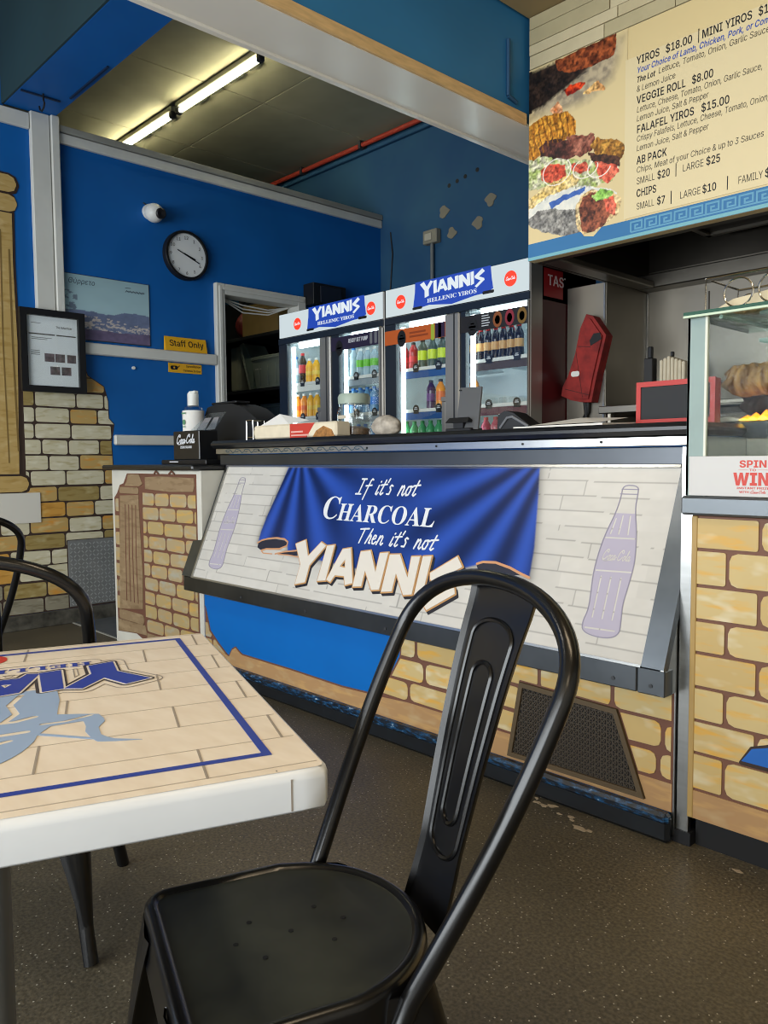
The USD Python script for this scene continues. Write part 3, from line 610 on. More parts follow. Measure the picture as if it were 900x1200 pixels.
C_TOP = [(-3.108, .609), (-1.646, .609)]
CURT = P((-3.108, .609), (-3.12, .547), (-3.139, .459), (-3.161, .362), (-3.171, .284), (-3.169, .232), (-3.115, .245), (-3.04, .255), (-2.965, .252), (-2.937, .235), (-2.92, .20), (-2.832, .19), (-2.70, .18), (-2.43, .165), (-2.17, .160), (-1.95, .185), (-1.871, .222), (-1.80, .245), (-1.734, .256), (-1.667, .243), (-1.581, .219), (-1.589, .32), (-1.607, .416), (-1.627, .522), (-1.646, .609))
def sign_col(s, t):
    base = np.array(lin('#c6c2b9'))
    row = np.floor(t / .052 + .35 * nz(s, t * 0, 1.2, 3)); ph = t / .052 + .35 * nz(s, t * 0, 1.2, 3) - row
    h = np.sin(row * 12.9898 + 3) * 43758.5453; h -= np.floor(h)
    cell = (s + h) / (.26 + .2 * h); cf = cell - np.floor(cell); ci = np.floor(cell)
    tone = np.sin(ci * 78.2 + row * 37.7) * 9631.7; tone -= np.floor(tone)
    c = base * (.93 + .08 * tone)[:, None] * (.95 + .1 * nz(s, t * 2, 22, 5))[:, None]
    joint = ((ph < .07) & (nz(s, t, 6, 9) > .34)) | ((cf < .012) & (nz(s, t, 9, 2) > .45))
    c = np.where(joint[:, None], c * .60, c)
    # soft print shadow round the curtain
    q = shapely.points(s, t); d = shapely.distance(CURT, q)
    c = c * (1 - .42 * np.exp(-(d / .018) ** 2))[:, None] * (1 - .10 * np.exp(-(d / .05) ** 2))[:, None] * np.array([.995, .995, 1.01])
    # curtain folds
    ins = inside(CURT, s, t)
    u = (s + 3.108) / 1.462
    fold = np.zeros_like(s)
    # vertical folds bunched left and right, swags between
    xl = (s + 3.10) + .09 * (.6 - t)
    fl = .5 + .5 * np.sin(xl * 46 + 3 * t)
    xr = (s + 1.64) - .10 * (.6 - t)
    rad = np.hypot((s + 1.66) * 1.0, (t - .72) * 1.0)
    ang = np.arctan2(.70 - t, -(s + 1.60))
    fr_ = .5 + .5 * np.sin(ang * 17 + 1.2)
    rad2 = np.hypot(s + 3.02, t - .70); ang2 = np.arctan2(.70 - t, s + 3.05)
    fl2 = .5 + .5 * np.sin(ang2 * 15 + .4)
    w = np.clip((u - .33) / .4, 0, 1)
    fold = fl2 * (1 - w) + fr_ * w
    mid = np.exp(-((u - .47) / .16) ** 2)
    fold = fold * (1 - .75 * mid) + .55 * .75 * mid
    sh = .28 + .95 * fold ** 1.3
    col = np.array(lin('#1e3d8c')) * sh[:, None] + np.array(lin('#3c5fb4')) * (.10 * fold)[:, None]
    sd = np.where(ins, 1, -1) * shapely.distance(CURT.exterior, q); a_ = np.clip(.5 + sd / .006, 0, 1)[:, None]
    return c * (1 - a_) + col * a_
FS1 = Frame(FS.o, FS.a, FS.b)
m, c = grid(FS, -3.642, -1.130, .002, .610, 700, 150, .0035, sign_col)
obj('sign_panel', m, mat_colors('sign_print', .32, .4), co, col=c, label='printed sign: blue curtain over pale stone cladding')
trim_m = mat('curtain_trim', '#c08a62', .5); inside_m = mat('curtain_inside', '#1c1c2c', .6)
decal('hem_lining', co, P((-3.164, .224), (-3.115, .240), (-3.04, .250), (-2.965, .248), (-2.94, .238), (-2.945, .222), (-2.99, .206), (-3.08, .201), (-3.13, .19), (-3.16, .20)).union(P((-3.0, .180), (-2.942, .194), (-2.846, .206), (-2.84, .185))).union(P((-1.815, .238), (-1.79, .25), (-1.734, .252), (-1.667, .239), (-1.62, .222), (-1.70, .215), (-1.80, .216))), FS, inside_m, .0035, .0042)
decal('curtain_hem', co, unary_union([stroke([(-3.168, .222), (-3.14, .237), (-3.09, .249), (-3.03, .256), (-2.97, .255), (-2.937, .243), (-2.938, .224), (-2.986, .206), (-3.04, .201), (-3.085, .198), (-3.12, .188)], .008), stroke([(-3.12, .186), (-3.10, .176), (-3.03, .178)], .005), stroke([(-3.006, .180), (-2.94, .196), (-2.85, .209)], .007), stroke([(-2.98, .18), (-2.90, .183), (-2.83, .180)], .005), stroke([(-1.815, .244), (-1.79, .253), (-1.734, .256), (-1.667, .243), (-1.618, .227), (-1.581, .217)], .009)]), FS, trim_m, .0042, .005)
LOGO = dict(Y=[(-2.872, .238), (-2.808, .262), (-2.759, .191), (-2.698, .26), (-2.657, .246), (-2.73, .15), (-2.727, .073), (-2.793, .056), (-2.795, .148)],
    I=[(-2.652, .246), (-2.603, .254), (-2.596, .095), (-2.650, .087)],
    A=[(-2.546, .239), (-2.495, .249), (-2.424, .103), (-2.469, .089), (-2.489, .125), (-2.546, .123), (-2.564, .091), (-2.594, .099)],
    N=[(-2.43, .238), (-2.373, .248), (-2.312, .165), (-2.316, .241), (-2.268, .248), (-2.263, .094), (-2.307, .087), (-2.372, .159), (-2.369, .095), (-2.421, .088)],
    N2=[(-2.258, .24), (-2.202, .246), (-2.130, .161), (-2.139, .242), (-2.092, .247), (-2.084, .096), (-2.128, .088), (-2.195, .166), (-2.192, .095), (-2.251, .086)],
    I2=[(-2.080, .248), (-2.034, .254), (-2.030, .103), (-2.073, .089)],
    S=[(-1.91, .263), (-1.873, .225), (-1.957, .175), (-1.887, .146), (-1.876, .124), (-1.992, .047), (-2.019, .069), (-1.935, .124), (-2.013, .163), (-2.022, .188)])
A_HOLE = Polygon([(-2.530, .165), (-2.511, .195), (-2.498, .162)])
LET = {k: Polygon(v).buffer(0) for k, v in LOGO.items()}; LET['A'] = LET['A'].difference(A_HOLE)
logo = unary_union(list(LET.values()))
decal('logo_shadow', co, unary_union([affinity.translate(logo, .002 * k, -.0016 * k) for k in range(7)]).buffer(.004), FS, mat('logo_shadow_print', '#15121c', .6), .0045, .0052)
decal('logo_outline', co, logo.buffer(.0045), FS, mat('logo_outline_print', '#b98a55', .5), .0052, .0058)
for k, g in LET.items(): decal('logo_letter', co, g.buffer(-.001), FS, mat('logo_white_print', '#d2cbc0', .45), .0058, .0085)
decal('lettering', co, unary_union([text('C', .105, 'serif', at=(-2.757, .366), sx=1.1), text('HARCOAL', .078, 'serif', width=.575, at=(-2.645, .364))]), FS, ink_white, .004, .005, label='white word CHARCOAL')
HAND = {'I': [[(.18, 1), (.62, 1)], [(.42, 1), (.2, 0)], [(-.05, 0), (.42, 0)]], 'f': [[(.62, .95), (.52, 1.02), (.42, .9), (.1, -.35)], [(.1, .55), (.6, .6)]],
    'i': [[(.25, .6), (.1, .05), (.2, .0), (.3, .15)], [(.33, .82), (.35, .86)]], 't': [[(.42, .95), (.15, .08), (.24, 0), (.38, .12)], [(.08, .62), (.58, .68)]], "'": [[(.25, 1.05), (.16, .82)]],
    's': [[(.42, .58), (.3, .64), (.2, .52), (.32, .32), (.25, .05), (.05, .06)]], 'n': [[(.22, .6), (.05, 0), (.2, .42), (.38, .62), (.45, .52), (.36, .08), (.45, 0), (.55, .12)]],
    'o': [[(.38, .6), (.18, .55), (.06, .25), (.14, .02), (.3, .05), (.42, .35), (.38, .6), (.52, .55)]], 'T': [[(.05, .95), (.75, 1.02)], [(.42, 1), (.2, 0)]],
    'h': [[(.45, 1.02), (.1, 0), (.28, .45), (.42, .6), (.47, .5), (.38, .05), (.5, .05)]], 'e': [[(.12, .3), (.35, .4), (.36, .58), (.22, .6), (.1, .3), (.16, .04), (.3, .02), (.44, .18)]]}
HW = {'I': .6, 'f': .55, 'i': .33, 't': .46, "'": .2, 's': .5, 'n': .57, 'o': .5, 'T': .62, 'h': .52, 'e': .46, ' ': .45}
def hand(s, h, width, at, w):
    tot = sum(HW[c] for c in s) * h; k = width / tot; x, out = 0., []
    for c in s:
        for st_ in HAND.get(c, []): out.append(stroke([(at[0] + (x + p[0] * h) * k, at[1] + p[1] * h) for p in st_], w))
        x += HW[c] * h
    return unary_union(out)
decal('handwriting', co, hand("If it's not", .068, .36, (-2.565, .488), .0075), FS, ink_white, .004, .005, label="white handwriting If it's not")
decal('handwriting', co, hand("Then it's not", .062, .44, (-2.475, .275), .0075), FS, ink_white, .004, .005, label="white handwriting Then it's not")
# pale contour bottles printed on the sign
violet = mat('bottle_print', '#a9a2b2', .4); vline = mat('bottle_print_line', '#8d8899', .4)
BOT = [(-1.313, .554), (-1.255, .552), (-1.252, .52), (-1.251, .475), (-1.23, .403), (-1.216, .321), (-1.215, .28), (-1.22, .219), (-1.225, .168), (-1.218, .115), (-1.216, .081), (-1.243, .062), (-1.298, .06), (-1.343, .071), (-1.35, .1), (-1.338, .143), (-1.344, .205), (-1.35, .262), (-1.346, .331), (-1.337, .39), (-1.318, .456), (-1.311, .51)]
def chaikin(p, n=2):
    p = np.array(p, float)
    for _ in range(n):
        nx = np.roll(p, -1, 0); p = np.stack([p * .75 + nx * .25, p * .25 + nx * .75], 1).reshape(-1, 2)
    return p
def bottle_print(dx):
    B_ = affinity.translate(Polygon(chaikin(BOT)).buffer(0), dx, 0)
    dec = unary_union([affinity.translate(script_word(.034, .098, (-1.33, .305)), dx, 0)] + [affinity.translate(stroke(p, .005), dx, 0) for p in ([(-1.332, .376), (-1.228, .378)], [(-1.340, .268), (-1.222, .272)], [(-1.318, .25), (-1.318, .12)], [(-1.284, .25), (-1.284, .12)], [(-1.250, .25), (-1.250, .12)], [(-1.310, .44), (-1.318, .39)], [(-1.288, .45), (-1.290, .39)], [(-1.263, .45), (-1.258, .39)], [(-1.335, .085), (-1.235, .088)])])
    body = B_.intersection(sbox(-9, 0, 9, .462)).buffer(-.004).difference(dec)
    decal('bottle_fill_print', co, body, FS, violet, .0035, .0042)
    decal('bottle_line_print', co, unary_union([B_.difference(B_.buffer(-.0035)), affinity.translate(stroke([(-1.314, .522), (-1.253, .522)], .003), dx, 0), affinity.translate(stroke([(-1.312, .538), (-1.254, .538)], .003), dx, 0)]), FS, vline, .0042, .0048)
bottle_print(0.); bottle_print(-2.187)

# ------------------------------------------------------------------ right-hand display counter
dc = thing('display_counter', 'brick painted counter at right edge carrying a glass display case', 'counter', (-.4, 2.6, 0))
obj('body', bx(-1.022, .6, 2.155, 3.05, .09, .958, .002), mat('mortar_brown', '#6f4a38', .6), dc)
obj('plinth', bx(-1.012, .6, 2.185, 3.0, 0, .09), mat('plinth_black', '#0f0f10', .5), dc)
FD = Frame((0, 2.155, 0), (1, 0, 0), (0, 0, 1))
dr = [.176, .283, .377, .473, .571, .664, .761, .863, .955]
q = random.Random(21)
for i in range(8):
    z0, z1 = dr[i] + .005, dr[i + 1] - .005
    xs = [-1.022] + ([-.921 + .29 * k for k in range(6)] if i % 2 == 0 else [-.836 + .29 * k for k in range(6)])
    for a, b in zip(xs[:-1], xs[1:]):
        g = rrect(a + (.005 if a > -1 else .0), z0, b - .005, z1, .022 if a > -1 else .006).intersection(sbox(-1.0215, 0, .6, 2))
        decal('brick', dc, g, FD, q.choice([b_tan, b_tan2]), .0, .003 + q.uniform(0, .001))
decal('ground_band', dc, sbox(-1.0215, .091, .6, .172), FD, b_sand, 0, .003)
obj('corner_bead', bx(-1.0225, -1.006, 2.149, 2.16, .091, .956, .002), mat('bead_ochre', '#a88a52', .5), dc)
decal('blue_mural_shape', dc, P((-.872, .29), (-.845, .335), (-.80, .352), (-.72, .352), (-.72, .29)).buffer(.006), FD, line_dark, .004, .005)
decal('blue_mural_shape', dc, P((-.872, .295), (-.845, .335), (-.80, .35), (-.72, .35), (-.72, .295)), FD, mat('mural_blue', '#1c5fb0', .5), .005, .006)
obj('steel_ledge', bx(-1.045, .6, 2.125, 3.05, .960, 1.012, .006), mat('ledge_steel', '#63686c', .35, .6), dc, label='rounded steel ledge')
obj('case_post', cat([bx(-1.043, -.993, 2.150, 2.158, 1.012, 1.503, .001), bx(-1.043, -1.035, 2.150, 2.19, 1.012, 1.503, .001)]), mat('post_steel', '#8a9c98', .55, vary=.08, scale=6), dc)
obj('post_bead', bx(-.994, -.986, 2.147, 2.160, 1.012, 1.503, .002), mat('bead_pale', '#d5d8c8', .4), dc)
obj('front_glass', bx(-.986, .58, 2.152, 2.158, 1.012, 1.500), case_pane, dc)
obj('top_glass', bx(-1.045, .6, 2.13, 2.56, 1.505, 1.516, .001), pane_green, dc)
obj('top_glass_edge', cat([bx(-1.046, .6, 2.127, 2.131, 1.507, 1.5165), bx(-1.0475, -1.0445, 2.131, 2.56, 1.505, 1.5165)]), mat('glass_edge_green', '#154a37', .4, spec=.3), dc)
obj('top_glass_bevel', bx(-1.046, .6, 2.126, 2.132, 1.501, 1.507), mat('glass_bevel_pale', '#b9c9ae', .4), dc)
obj('glass_clip', cat([tube([(-.96, 2.17, 1.500), (-.93, 2.50, 1.497)], .006, 6), hull([(-.97, 2.45, 1.47), (-.80, 2.45, 1.47), (-.80, 2.455, 1.41), (-.97, 2.455, 1.46), (-.97, 2.46, 1.47), (-.80, 2.46, 1.47)])]), mat('clip_green', '#8fa79b', .3), dc)
obj('vent_slots', cat([bx(-.905 + k * .012, -.899 + k * .012, 2.60, 2.605, 1.115, 1.15) for k in range(3)]), ink_black, dc)
sp = thing('promo_sign', 'white card reading SPIN TO WIN in red on the glass case', 'sign', (-.8, 2.148, 1.01))
obj('card', bx(-1.029, -.60, 2.1395, 2.143, 1.0135, 1.122, .001), mat('promo_card', '#bfbdba', .45), sp)
FP = Frame((0, 2.1395, 0), (1, 0, 0), (0, 0, 1))
decal('lettering', sp, unary_union([text('SPIN', .0185, 800, width=.072, at=(-.890, 1.091)), text('TO', .006, 700, width=.018, at=(-.864, 1.0815)), text('WIN', .033, 900, width=.095, at=(-.906, 1.043)), text('INSTANT PRIZES', .0055, 700, width=.092, at=(-.896, 1.034)), text('WITH', .0055, 700, width=.026, at=(-.889, 1.0235)), script_word(.0075, .040, (-.860, 1.0235)), sbox(-.892, 1.0845, -.868, 1.0852), sbox(-.842, 1.0845, -.80, 1.0852)]), FP, red_print, 0, .0006)
# wire rack with a pale tray on the glass
wr = thing('wire_rack', 'chrome wire rack with scroll rings on top of the glass case', 'rack', (-.85, 2.38, 1.5165))
W_ = []
for y in (2.27, 2.49):
    W_ += [tube([(-1.05, y, 1.521), (-1.05, y, 1.628), (-.5, y, 1.632), (-.5, y, 1.521), (-1.05, y, 1.521)], .0035, 6)]
W_ += [tube([(x, 2.27, z), (x, 2.49, z)], .003, 6) for x in (-1.05, -.5) for z in (1.521, 1.63)]
obj('wire_frame', cat(W_), chrome, wr)
for x, r_, y in ((-.955, .040, 2.266), (-1.0, .026, 2.45), (-.86, .040, 2.266)):
    obj('scroll_ring', tube([(x + r_ * math.cos(a), y, 1.578 + r_ * math.sin(a)) for a in np.linspace(0, 2 * PI, 29)], .0028, 6), chrome, wr)
br = props(obj('flatbread_stack', hull([(x, y, z) for x, z in ((-1.02, 1.524), (-1.02, 1.548), (-.98, 1.566), (-.86, 1.580), (-.6, 1.582), (-.55, 1.56), (-.55, 1.524)) for y in (2.29, 2.47)]), mat('flatbread', '#cdbf9f', .75, vary=.06, scale=18), smooth=50), 'pale flatbread pack lying in the chrome wire rack', 'bread')

# ------------------------------------------------------------------ menu board over the counter
mb = thing('menu_board', 'large cream menu board with food photo above the kitchen counter', 'menu board', (-.6, 2.52, 1.86))
FB = Frame((0, 2.5, 0), (1, 0, 0), (0, 0, 1))
obj('board', bx(-1.845, 1.2, 2.502, 2.54, 1.862, 2.558, .001), mat('board_cream', '#d2bd8b', .45), mb)
cream = np.array(lin('#d2be8e'))
FOOD = {
 'smoke': [(-1.845, 2.548), (-1.438, 2.548), (-1.457, 2.471), (-1.484, 2.402), (-1.585, 2.355), (-1.691, 2.35), (-1.844, 2.371)],
 'dark': [(-1.845, 2.548), (-1.654, 2.549), (-1.549, 2.498), (-1.601, 2.473), (-1.653, 2.453), (-1.723, 2.431), (-1.779, 2.41), (-1.844, 2.404)],
 'meat': [(-1.724, 2.548), (-1.486, 2.554), (-1.496, 2.491), (-1.549, 2.486), (-1.601, 2.485), (-1.677, 2.499), (-1.716, 2.52)],
 'ember': [(-1.688, 2.439), (-1.653, 2.444), (-1.608, 2.434), (-1.623, 2.424), (-1.676, 2.419)],
 'flame': [(-1.611, 2.398), (-1.57, 2.419), (-1.556, 2.423), (-1.527, 2.392), (-1.563, 2.398), (-1.592, 2.394)],
 'flame2': [(-1.747, 2.387), (-1.711, 2.402), (-1.699, 2.369), (-1.723, 2.366)],
 'chips': [(-1.844, 2.357), (-1.771, 2.371), (-1.676, 2.358), (-1.644, 2.316), (-1.648, 2.273), (-1.675, 2.268), (-1.754, 2.271), (-1.795, 2.243), (-1.843, 2.229)],
 'char': [(-1.795, 2.263), (-1.77, 2.282), (-1.706, 2.27), (-1.651, 2.242), (-1.643, 2.201), (-1.69, 2.188), (-1.786, 2.227)],
 'pork': [(-1.675, 2.268), (-1.569, 2.246), (-1.576, 2.201), (-1.613, 2.192), (-1.651, 2.209)],
 'fried': [(-1.576, 2.214), (-1.554, 2.232), (-1.468, 2.195), (-1.448, 2.162), (-1.463, 2.139), (-1.546, 2.174)],
 'char2': [(-1.583, 2.19), (-1.467, 2.14), (-1.47, 2.116), (-1.568, 2.155)],
 'salad': [(-1.843, 2.229), (-1.786, 2.227), (-1.583, 2.159), (-1.474, 2.111), (-1.494, 2.073), (-1.597, 2.073), (-1.753, 2.119), (-1.843, 2.127)],
 'tom1': [(-1.786, 2.18), (-1.746, 2.193), (-1.69, 2.175), (-1.685, 2.134), (-1.737, 2.125), (-1.782, 2.146)],
 'tom2': [(-1.655, 2.165), (-1.597, 2.156), (-1.586, 2.134), (-1.62, 2.133), (-1.651, 2.148)],
 'tom3': [(-1.56, 2.153), (-1.481, 2.119), (-1.473, 2.095), (-1.509, 2.07), (-1.538, 2.09)],
 'pita': [(-1.843, 2.087), (-1.753, 2.119), (-1.65, 2.129), (-1.631, 2.111), (-1.642, 2.097), (-1.753, 2.079), (-1.842, 2.053)],
 'paper': [(-1.842, 2.046), (-1.753, 2.079), (-1.612, 2.083), (-1.523, 2.049), (-1.48, 2.026), (-1.581, 2.057), (-1.627, 2.036), (-1.638, 1.999), (-1.753, 2.032), (-1.835, 2.024)],
 'stripe': [(-1.749, 2.058), (-1.604, 2.075), (-1.608, 2.063), (-1.72, 2.048), (-1.736, 2.032)],
 'foil': [(-1.842, 2.015), (-1.802, 2.037), (-1.72, 2.025), (-1.642, 2.0), (-1.633, 1.947), (-1.618, 1.914), (-1.672, 1.925), (-1.768, 1.959), (-1.835, 1.99)],
 'wrapin': [(-1.638, 2.006), (-1.619, 2.047), (-1.574, 2.058), (-1.494, 2.032), (-1.462, 1.997), (-1.468, 1.961), (-1.521, 1.935), (-1.565, 1.9), (-1.602, 1.908), (-1.629, 1.946)],
 'fill': [(-1.622, 2.009), (-1.604, 2.043), (-1.559, 2.045), (-1.508, 2.007), (-1.5, 1.962), (-1.529, 1.931), (-1.573, 1.911), (-1.606, 1.928)],
 'let': [(-1.566, 2.034), (-1.537, 2.052), (-1.494, 2.029), (-1.501, 2.018), (-1.537, 2.021), (-1.555, 2.016)],
 'tom4': [(-1.522, 2.014), (-1.494, 2.017), (-1.478, 1.982), (-1.486, 1.959), (-1.511, 1.983)]}
FOODCOL = dict(smoke=('#b4a488', '#7f7466'), dark=('#1d1512', '#3a2a22'), meat=('#5f2a17', '#a4532c'), ember=('#e5471b', '#8a1e10'), flame=('#f2c27a', '#d99a5c'), flame2=('#e8a878', '#d0743e'), chips=('#d99a35', '#a9691c'), char=('#2a1712', '#6a3a30'),
    pork=('#a96a55', '#6a3428'), fried=('#c8933f', '#8a5a22'), char2=('#2c1a14', '#5f3a2a'), salad=('#d3cdb0', '#9fae62'), tom1=('#c7402a', '#e0674a'), tom2=('#c5402c', '#dd6a50'), tom3=('#c5432f', '#de7458'), pita=('#e9cf95', '#dcb968'), paper=('#cfcfc6', '#e2ded0'),
    stripe=('#33579f', '#4a6cb0'), foil=('#6d6a66', '#98948c'), wrapin=('#c9a36a', '#e0c898'), fill=('#4a2418', '#a0583c'), let=('#7fae4a', '#a9cc72'), tom4=('#d0452c', '#e5755a'))
FP_ = {k: Polygon(v).buffer(.004) for k, v in FOOD.items()}
def food_col(s, t):
    c = np.tile(cream, (len(s), 1))
    s2 = s + .008 * (nz(s, t, 45, 3) - .5) * 2; t2 = t + .008 * (nz(s, t, 45, 4) - .5) * 2
    for k, g in FP_.items():
        a, b = np.array(lin(FOODCOL[k][0])), np.array(lin(FOODCOL[k][1]))
        n = np.clip((nz(s * (1 if k != 'chips' else 2.4), t * (1 if k != 'chips' else .8), 55, len(k)) - .32) / .36, 0, 1)[:, None]
        w = inside(g, s2, t2).astype(float)
        if k == 'smoke': w = np.clip(shapely.distance(g.boundary, shapely.points(s, t)) / .05, 0, .9) * inside(g, s, t)
        if k == 'dark': w = np.clip(shapely.distance(g.boundary, shapely.points(s, t)) / .012, 0, 1) * inside(g, s, t) + 0; w = np.where(s < -1.83, inside(g, s, t), w)
        c = c * (1 - w[:, None]) + (a * (1 - n) + b * n) * w[:, None]
    fry = inside(FP_['chips'], s2, t2) & (np.sin(s * 260 + 60 * t + 6 * nz(s, t, 20, 8)) > .72)
    c = np.where(fry[:, None], np.array(lin('#8f5716')), c)
    fine = np.clip(-.15 + 2.1 * nz(s, t, 130, 31), .25, 1.5)[:, None]
    photo = np.zeros(len(s), bool)
    for k, g in FP_.items():
        if k not in ('smoke', 'paper', 'stripe'): photo |= inside(g, s2, t2)
    c = np.where(photo[:, None], c * fine, c)
    on = inside(FP_['salad'], s2, t2) & ((np.abs(np.hypot(s + 1.60, (t - 2.142) * 1.5) - .05) < .0022) | (np.abs(np.hypot(s + 1.545, (t - 2.13) * 1.4) - .045) < .0022) | (np.abs(np.hypot(s + 1.72, (t - 2.16) * 1.3) - .06) < .002))
    return np.where(on[:, None], np.array(lin('#ece2d6')), c)
m, c = grid(FB, -1.844, -1.44, 1.915, 2.557, 230, 360, 0, food_col)
obj('food_photo', m, mat_colors('food_print', .4), mb, col=c)
decal('price_panel', mb, sbox(-1.447, 1.930, 1.19, 2.453), FB, mat('panel_pale', '#d5c49a', .45), -.001, .0006)
obj('blue_band', extr(sbox(-1.845, 1.862, 1.2, 1.924).difference(Polygon(FOOD['wrapin']).buffer(.002)), FB, 0, .0008), mat('band_blue', '#2c6a9a', .4), mb, smooth=False)
decal('pale_band', mb, sbox(-1.845, 1.8625, 1.2, 1.874), FB, mat('band_pale', '#6fa5ae', .4), .0008, .0014)
key = []
for k in range(36):
    x = -1.42 + k * .052
    key.append(LineString([(x, 1.882), (x, 1.914), (x + .04, 1.914), (x + .04, 1.890), (x + .016, 1.890), (x + .016, 1.902), (x + .028, 1.902)]).buffer(.0028, cap_style=2, join_style=2)); key.append(sbox(x, 1.8795, x + .052, 1.8845))
decal('greek_key_pattern', mb, unary_union(key), FB, mat('band_key', '#5b93b0', .4), .0008, .0014)
def menu(parts, size, z, x, keyw, m):
    for t_, x0, w, sh in parts: decal('lettering', mb, text(t_, size, keyw, width=w, at=(x0, z), shear=sh), FB, m, .0006, .0012)
menu([('YIROS', -1.407, .083, 0), ('$18.00', -1.304, .090, 0), ('|', -1.198, .008, 0), ('MINI YIROS', -1.184, .155, 0), ('$1', -1.012, .030, 0)], .0245, 2.425, 0, 600, ink_black)
menu([('Your Choice of Lamb, Chicken, Pork, or Combo', -1.406, .452, .22)], .0185, 2.396, 0, 600, ink_blue)
menu([('The Lot', -1.406, .066, .2)], .018, 2.366, 0, 700, ink_black)
menu([('Lettuce, Tomato, Onion, Garlic Sauce', -1.328, .350, .12), ], .018, 2.369, 0, 350, ink_black)
menu([('& Lemon Juice', -1.405, .136, .12)], .018, 2.336, 0, 350, ink_black)
menu([('VEGGIE ROLL', -1.405, .172, 0), ('$8.00', -1.214, .07, 0)], .0245, 2.297, 0, 600, ink_black)
menu([('Lettuce, Cheese, Tomato, Onion, Garlic Sauce,', -1.404, .408, .12)], .018, 2.269, 0, 350, ink_black)
menu([('Lemon Juice, Salt & Pepper', -1.404, .245, .12)], .018, 2.240, 0, 350, ink_black)
menu([('FALAFEL YIROS', -1.403, .199, 0), ('$15.00', -1.182, .09, 0)], .0245, 2.201, 0, 600, ink_black)
menu([('Crispy Falafels, Lettuce, Cheese, Tomato, Onion,', -1.403, .428, .12)], .018, 2.174, 0, 350, ink_black)
menu([('Lemon Juice, Salt & Pepper', -1.403, .246, .12)], .018, 2.143, 0, 350, ink_black)
menu([('AB PACK', -1.402, .108, 0)], .0245, 2.100, 0, 600, ink_black)
menu([('Chips, Meat of your Choice & up to 3 Sauces', -1.402, .414, .12)], .018, 2.072, 0, 350, ink_black)
menu([('SMALL', -1.401, .066, 0), ('LARGE', -1.240, .070, 0)], .021, 2.034, 0, 350, ink_black)
menu([('$20', -1.327, .045, 0), ('|', -1.266, .008, 0), ('$25', -1.163, .046, 0)], .024, 2.033, 0, 600, ink_black)
menu([('CHIPS', -1.401, .072, 0)], .0245, 1.992, 0, 600, ink_black)
menu([('SMALL', -1.400, .064, 0), ('LARGE', -1.248, .070, 0), ('FAMILY', -1.062, .074, 0)], .021, 1.951, 0, 350, ink_black)
menu([('$7', -1.327, .030, 0), ('|', -1.281, .008, 0), ('$10', -1.174, .046, 0), ('|', -1.098, .008, 0), ('$', -.983, .016, 0)], .024, 1.950, 0, 600, ink_black)
# stone cladding strip between the board and the ceiling: each slip its own piece
sl = struct('trim_7', bx(-1.845, 1.2, 2.508, 2.55, 2.56, 2.75), mat('stone_joint', '#7d7258', .8), 'pale stone cladding strip above the menu board')
slip = [mat('stone_slip_a', '#bdb08c', .8, vary=.05, scale=14), mat('stone_slip_b', '#c8bb98', .8, vary=.05, scale=14), mat('stone_slip_c', '#b2a682', .8, vary=.05, scale=14)]
q = random.Random(9); z = 2.561
FSL = Frame((0, 2.508, 0), (1, 0, 0), (0, 0, 1))
for hgt in (.048, .038, .055, .046):
    x = -1.845
    while x < 1.19:
        L = q.uniform(.22, .42); decal('stone_slip', sl, sbox(x + .0015, z + .0012, min(x + L, 1.2) - .0015, z + hgt - .0012), FSL, q.choice(slip), 0, .004 + q.uniform(0, .004)); x += L
    z += hgt
struct('wall_kitchen', cat([bx(-1.845, 2.3, 2.56, 2.60, 1.87, 4.1), bx(-1.845, 2.3, 2.60, 3.30, 2.30, 2.36)]), steel_dark, 'bulkhead behind the menu board')

# ------------------------------------------------------------------ kitchen: steel lining and hood
struct('wall_steel', cat([bx(-2.397, -2.385, 3.95, 4.40, 0, 2.09), bx(-2.635, -2.39, 3.945, 3.955, 0, 2.085)]), steel_dull, 'stainless steel lining beside the fridge')
wk = struct('wall_steel_back', bx(-2.39, 2.3, 4.40, 4.44, 0, 2.2), steel_dull, 'stainless steel back wall of the kitchen')
obj('corner_bead', cat([bx(-2.401, -2.389, 3.941, 3.951, 0, 2.085, .003), bx(-2.386, -2.374, 4.388, 4.40, 0, 2.08, .003)]), steel, wk)
obj('door_seam', bx(-2.02, -2.012, 4.396, 4.4, 0, 2.04), steel_dark, wk)
hd = thing('range_hood', 'dark steel extraction hood over the kitchen behind the menu board', 'hood', (-.6, 3.5, 2.08))
obj('canopy', cat([bx(-2.40, 1.8, 3.30, 4.44, 2.45, 2.50), bx(-2.40, -2.38, 3.30, 4.44, 2.085, 2.5), bx(1.78, 1.8, 3.30, 4.44, 2.085, 2.5), bx(-2.40, 1.8, 4.40, 4.44, 2.20, 2.5), bx(-2.40, 1.8, 3.30, 3.32, 2.14, 2.5)]), steel_dark, hd)
obj('drip_channel', cat([bx(-2.40, 1.78, 4.28, 4.40, 2.085, 2.165, .006), bx(-2.38, -2.28, 3.32, 4.28, 2.085, 2.12, .006)]), mat('hood_channel', '#7a756c', .4, 1., vary=.15, scale=4), hd)
for k in range(5):
    x0 = -1.95 + k * .7
    fl_ = obj('grease_filter', bx(x0, x0 + .66, 3.36, 4.22, 2.30, 2.33), mat('filter_dark', '#2c2823', .5, .6), hd)
    obj('filter_frame', cat([bx(x0, x0 + .66, 3.36, 3.39, 2.285, 2.31), bx(x0, x0 + .66, 4.19, 4.22, 2.285, 2.31), bx(x0, x0 + .03, 3.36, 4.22, 2.285, 2.31), bx(x0 + .63, x0 + .66, 3.36, 4.22, 2.285, 2.31)]), steel_dull, fl_)

